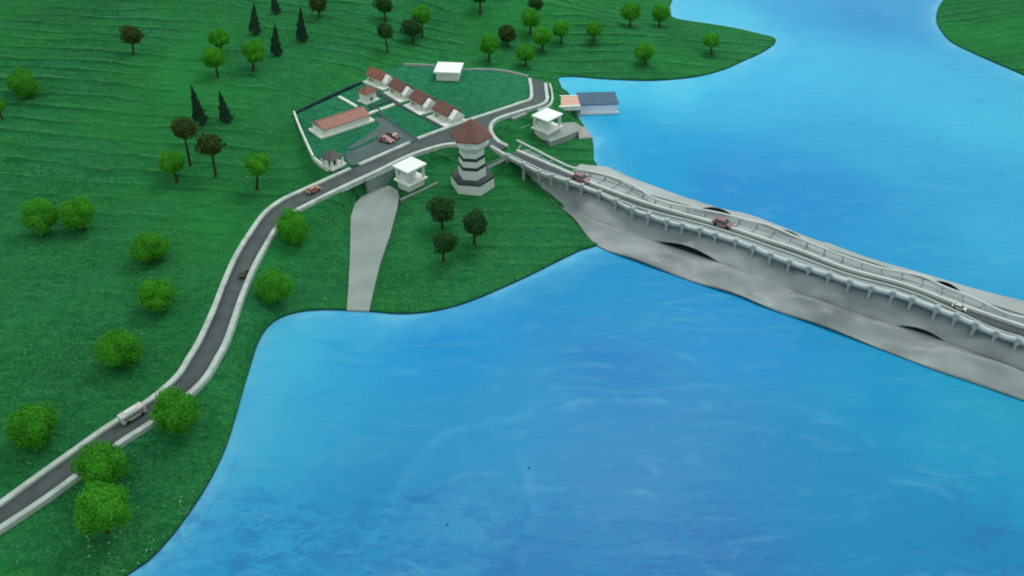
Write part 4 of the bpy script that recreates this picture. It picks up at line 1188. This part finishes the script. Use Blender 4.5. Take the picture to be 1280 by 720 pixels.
CB, CO, CD, CC = with_mat(CR, M['leaf_bright']), with_mat(CR_SP, M['leaf_olive']), with_mat(CR_SP, M['leaf_dark']), with_mat(CN, M['leaf_conifer'])
def trunk_mesh(H, r, seed):
    """tapered stem with a few limbs; H = height of the crown's middle, crown radius r"""
    rd = random.Random(seed)
    mb = MB(); k = max(.0028, r * .085)
    dx, dy = rd.uniform(-.1, .1) * r, rd.uniform(-.1, .1) * r
    mb.tube([(0, 0, -.006), (0, 0, .002), (dx * .5, dy * .5, H * .5), (dx, dy, H), (dx * 1.2, dy * 1.2, H + r * .4)], [k * 1.7, k * 1.25, k, k * .7, k * .3], 7)
    for j in range(5):
        a = rd.uniform(0, 6.28); z0 = H - r * rd.uniform(.3, .85)
        z0 = max(z0, H * .3)
        mb.tube([(dx * .6, dy * .6, z0), (dx + math.cos(a) * r * .3, dy + math.sin(a) * r * .3, z0 + r * .28), (dx + math.cos(a) * r * .62, dy + math.sin(a) * r * .62, z0 + r * .6)], [k * .6, k * .42, k * .2], 5)
    return mb
def tree(kind, cx, cy, d, by, label, bx=None):
    """crown middle at picture point (cx, cy) with width d, foot on the ground at (bx, by); trunks may tilt a little"""
    if bx is None:
        bx = cx
        for _ in range(8):
            p = ground(bx, by); q = proj(p.x, p.y, zat(p.x, p.y, cy)); bx += .6 * (cx - q[0])
    p = ground(bx, by)
    z = zat(p.x, p.y, cy)
    q = proj(p.x, p.y, z)
    off = (cx - q[0]) / FPX * q[2]
    r = d * .5 / FPX * q[2]
    H = z - p.z
    t = thing('conifer' if kind == 'C' else 'round_tree', label, 'tree', (p.x, p.y, p.z), 0, 'slim dark conifers' if kind == 'C' else 'round model trees')
    sd = random.randrange(10 ** 6)
    if kind == 'C':
        me = random.choice(CC); o = bpy.data.objects.new('crown', me); COL.objects.link(o); o.parent = t
        Ht = H; a = math.atan2(off, Ht)
        o.location = (0, 0, Ht * .10); o.scale = (r, r, Ht * .90); o.rotation_euler = (0, a, 0)
        MB().tube([(0, 0, -.005), (off * .5, 0, Ht * .5)], [.0035, .0015], 6).build('trunk', M['bark'], t)
    else:
        me = random.choice({'B': CB, 'O': CO, 'D': CD}[kind]); o = bpy.data.objects.new('crown', me); COL.objects.link(o); o.parent = t
        H = max(H, r * .85)
        o.location = (off, 0, H); s_ = r * (.97 if kind == 'B' else 1.16)
        o.scale = (s_ * random.uniform(.94, 1.06), s_ * random.uniform(.94, 1.06), s_ * random.uniform(.9, 1.02)); o.rotation_euler = (random.uniform(-.2, .2), random.uniform(-.2, .2), random.uniform(0, 6.28))
        tm = trunk_mesh(H, r, sd); tm.v = [(x + off * max(0, zz) / H, y, zz) for x, y, zz in tm.v]; tm.build('trunk', M['bark'], t)
    return t
TREES = [
    ('O', 164, 44, 28, 68, 'olive brown tree standing alone high on the hillside'),
    ('B', 28, 104, 38, 121, 'bright green tree on a short trunk by the upper left border'),
    ('B', -4, 132, 20, 150, 'tree cut in half by the left border, below another tree'),
    ('B', 273, 48, 31, 70, 'rear tree of the overlapping bright pair beside the tall conifers'),
    ('B', 267, 73, 31, 97, 'front tree of the overlapping bright pair beside the tall conifers'),
    ('B', 316, 65, 34, 88, 'bright round tree directly in front of the tallest conifer'),
    ('C', 318, 3, 15, 43, 'tallest conifer, behind a bright round tree'),
    ('C', 340, -14, 12, 17, 'conifer cut by the top border, behind the other conifers'),
    ('C', 344, 29, 15, 69, 'dark conifer just right of a bright round tree'),
    ('C', 376, 8, 15, 52, 'rightmost conifer of the upper group, standing apart'),
    ('C', 239, 107, 18, 156, 'left conifer of two behind the bare stemmed olive trees'),
    ('C', 274, 113, 16, 153, 'right conifer of two behind the bare stemmed olive trees'),
    ('O', 230, 161, 32, 207, 'olive brown tree on a long bare stem, left of two'),
    ('O', 262, 181, 35, 221, 'olive brown tree on a long bare stem, right of two'),
    ('B', 215, 203, 34, 228, 'small bright tree at the foot of the olive pair'),
    ('B', 321, 205, 36, 237, 'bright tree on a clear trunk between olive pair and road'),
    ('B', 51, 270, 47, 290, 'left tree of the bright pair standing side by side'),
    ('B', 98, 267, 46, 287, 'right tree of the bright pair standing side by side'),
    ('B', 188, 310, 47, 326, 'upper of two bright trees stacked halfway down the hillside'),
    ('B', 193, 368, 51, 386, 'lower of two bright trees stacked halfway down the hillside'),
    ('B', 150, 437, 58, 455, 'lone bright tree left of the road bend, under the stacked two'),
    ('B', 366, 287, 48, 300, 'bright tree half covering the lake side kerb near the slipway'),
    ('B', 342, 357, 50, 374, 'bright tree between the road and the corner of the bay'),
    ('B', 43, 533, 66, 552, 'big bright tree above the road near the lower left border'),
    ('B', 219, 514, 64, 534, 'big bright tree hiding the kerb just past the white bus'),
    ('B', 126, 582, 70, 602, 'big bright tree overlapping the kerb, behind the nearest tree'),
    ('B', 130, 636, 72, 664, 'nearest and biggest bright tree, below the lake side kerb'),
    ('D', 480, 6, 25, 27, 'dark tree at the top border above another dark tree'),
    ('D', 481, 39, 22, 66, 'small dark tree directly below another dark tree at the top'),
    ('B', 526, 19, 27, 46, 'green tree overlapping a dark tree above the white hut'),
    ('D', 515, 35, 27, 54, 'dark tree half behind a green tree above the white hut'),
    ('D', 670, 4, 20, 24, 'dark tree at the top border behind the far grove'),
    ('B', 663, 23, 26, 44, 'rear green tree of the far grove'),
    ('O', 634, 42, 25, 58, 'only olive brown tree in the far grove'),
    ('B', 611, 56, 28, 78, 'green tree nearest the white hut, left end of the far grove'),
    ('B', 657, 66, 26, 83, 'front green tree of the far grove, above the jetty road'),
    ('B', 678, 46, 28, 64, 'green tree in the middle of the far grove'),
    ('B', 701, 36, 24, 54, 'green tree on the right side of the far grove'),
    ('B', 743, 36, 26, 53, 'lone green tree between the far grove and the waterside pair'),
    ('B', 789, 14, 29, 33, 'left tree of the pair at the top beside the channel'),
    ('B', 826, 16, 25, 33, 'right tree of the pair at the top, nearest the channel'),
    ('B', 805, 65, 28, 81, 'green tree at the middle of the pointed headland'),
    ('B', 889, 50, 24, 68, 'green tree at the tip of the pointed headland'),
    ('O', 397, 3, 25, 22, 'olive brown tree cut by the top border, right of conifers'),
    ('D', 552, 263, 35, 286, 'dark tree nearest the tower, top of the peninsula trio'),
    ('D', 594, 279, 36, 305, 'dark tree on the right of the peninsula trio'),
    ('D', 557, 303, 34, 326, 'lowest dark tree of the peninsula trio'),
    ('D', 600, -8, 26, 17, 'dark tree whose trunk alone shows at the top border'),
]
FOOT = {(164, 44): 167, (316, 65): 316, (230, 161): 238, (262, 181): 270, (215, 203): 222, (321, 205): 321, (51, 270): 59, (98, 266): 105, (481, 39): 485,
        (743, 36): 742, (805, 65): 807, (889, 50): 890, (552, 263): 553, (594, 279): 593, (557, 303): 554, (701, 36): 702, (130, 636): 135, (318, 3): 319, (344, 29): 346, (376, 8): 378}
for T in TREES: tree(*T, FOOT.get(T[1:3]))

# ------------------------------------------------------------------ loose flecks and specks
def scatter(name, n, m, label, size, region):
    mb = MB(); k = 0
    g = np.random.default_rng(5)
    while k < n:
        px, py = g.uniform(*region[0]), g.uniform(*region[1])
        if vnoise(px / 60, py / 45) < .45 + .3 * g.random(): continue
        p = at(px, py, .03)
        X, Y = np.array([p.x]), np.array([p.y])
        if not (inside(X, Y, LAND)[0]) or inside(X, Y, plat)[0]: continue
        if np.hypot(mid[:, 0] - p.x, mid[:, 1] - p.y).min() < .06: continue
        if inside(X, Y, ramp)[0]: continue
        z = h1(p.x, p.y)
        a = g.uniform(0, 6.28); s = size * g.uniform(.5, 1.6); w = s * g.uniform(.25, .6)
        c, s_ = math.cos(a), math.sin(a)
        q = lambda x, y, zz: (p.x + x * c - y * s_, p.y + x * s_ + y * c, z + zz)
        mb.add([q(-s, 0, .0005), q(0, -w, .0004), q(s, 0, .0015), q(0, w, .002), q(0, 0, .003)], [(0, 1, 4), (1, 2, 4), (2, 3, 4), (3, 0, 4)])
        k += 1
    return tag(mb.build(name, m), label, 'flecks', kind='stuff')
M['fleck'] = mat('pale_fleck', (.16, .32, .16), .9, .35, 30)
scatter('grass_tufts', 900, M['fleck'], 'pale green flecks of loose flock on the grass', .0028, ((-20, 900), (-20, 720)))
sp = MB()
for px, py in ((661, 585), (559, 656), (1172, 172), (1207, 203), (1198, 87), (832, 175)):
    p = at(px, py, 0); sp.frustum(7, .0028, .0012, .0002, .0016, random.random(), p.x, p.y)
tag(sp.build('dust', mat('dust', (.03, .10, .16), .9, .2, 30)), 'dark specks of dust on the painted water', 'dust', kind='stuff')

# ------------------------------------------------------------------ light: a wide soft ceiling lamp from the back, and dim room light
w = bpy.data.worlds.new('World'); SC.world = w; w.use_nodes = True
bg = w.node_tree.nodes['Background']; bg.inputs[0].default_value = (.90, 1.0, 1.0, 1); bg.inputs[1].default_value = .95
wt = w.node_tree; tcw = wt.nodes.new('ShaderNodeTexCoord'); sx = wt.nodes.new('ShaderNodeSeparateXYZ'); wr = wt.nodes.new('ShaderNodeValToRGB')
wt.links.new(tcw.outputs['Generated'], sx.inputs[0]); wt.links.new(sx.outputs['Z'], wr.inputs['Fac']); wt.links.new(wr.outputs['Color'], bg.inputs[0])
wr.color_ramp.elements[0].position = .0; wr.color_ramp.elements[0].color = (.58, .66, .66, 1)
wr.color_ramp.elements[1].position = .9; wr.color_ramp.elements[1].color = (.90, 1.0, 1.0, 1)
def area(name, loc, target, size, power, col):
    l = bpy.data.lights.new(name, 'AREA'); l.shape = 'RECTANGLE'; l.size = size[0]; l.size_y = size[1]; l.energy = power; l.color = col
    o = bpy.data.objects.new(name, l); COL.objects.link(o); o.location = loc
    o.rotation_euler = (Vector(target) - Vector(loc)).to_track_quat('-Z', 'Y').to_euler()
    return o
area('ceiling_lamp', (.9, 3.7, 3.4), (0, 2.0, 0), (1.5, 1.5), 66, (1, .99, .95))

cam = bpy.data.cameras.new('camera'); cam.sensor_width = 36; cam.lens = 27; cam.clip_start = .02; cam.clip_end = 200
co = bpy.data.objects.new('camera', cam); COL.objects.link(co)
co.location = (0, 0, CAM_H); co.rotation_euler = (math.pi / 2 - PITCH, 0, 0)
SC.camera = co
SC.view_settings.view_transform = 'Standard'; SC.view_settings.look = 'None'
SC.view_settings.exposure = 0; SC.view_settings.gamma = 1
SC.cycles.pixel_filter_type = 'BLACKMAN_HARRIS'; SC.cycles.filter_width = 1.9
SC.cycles.use_denoising = True
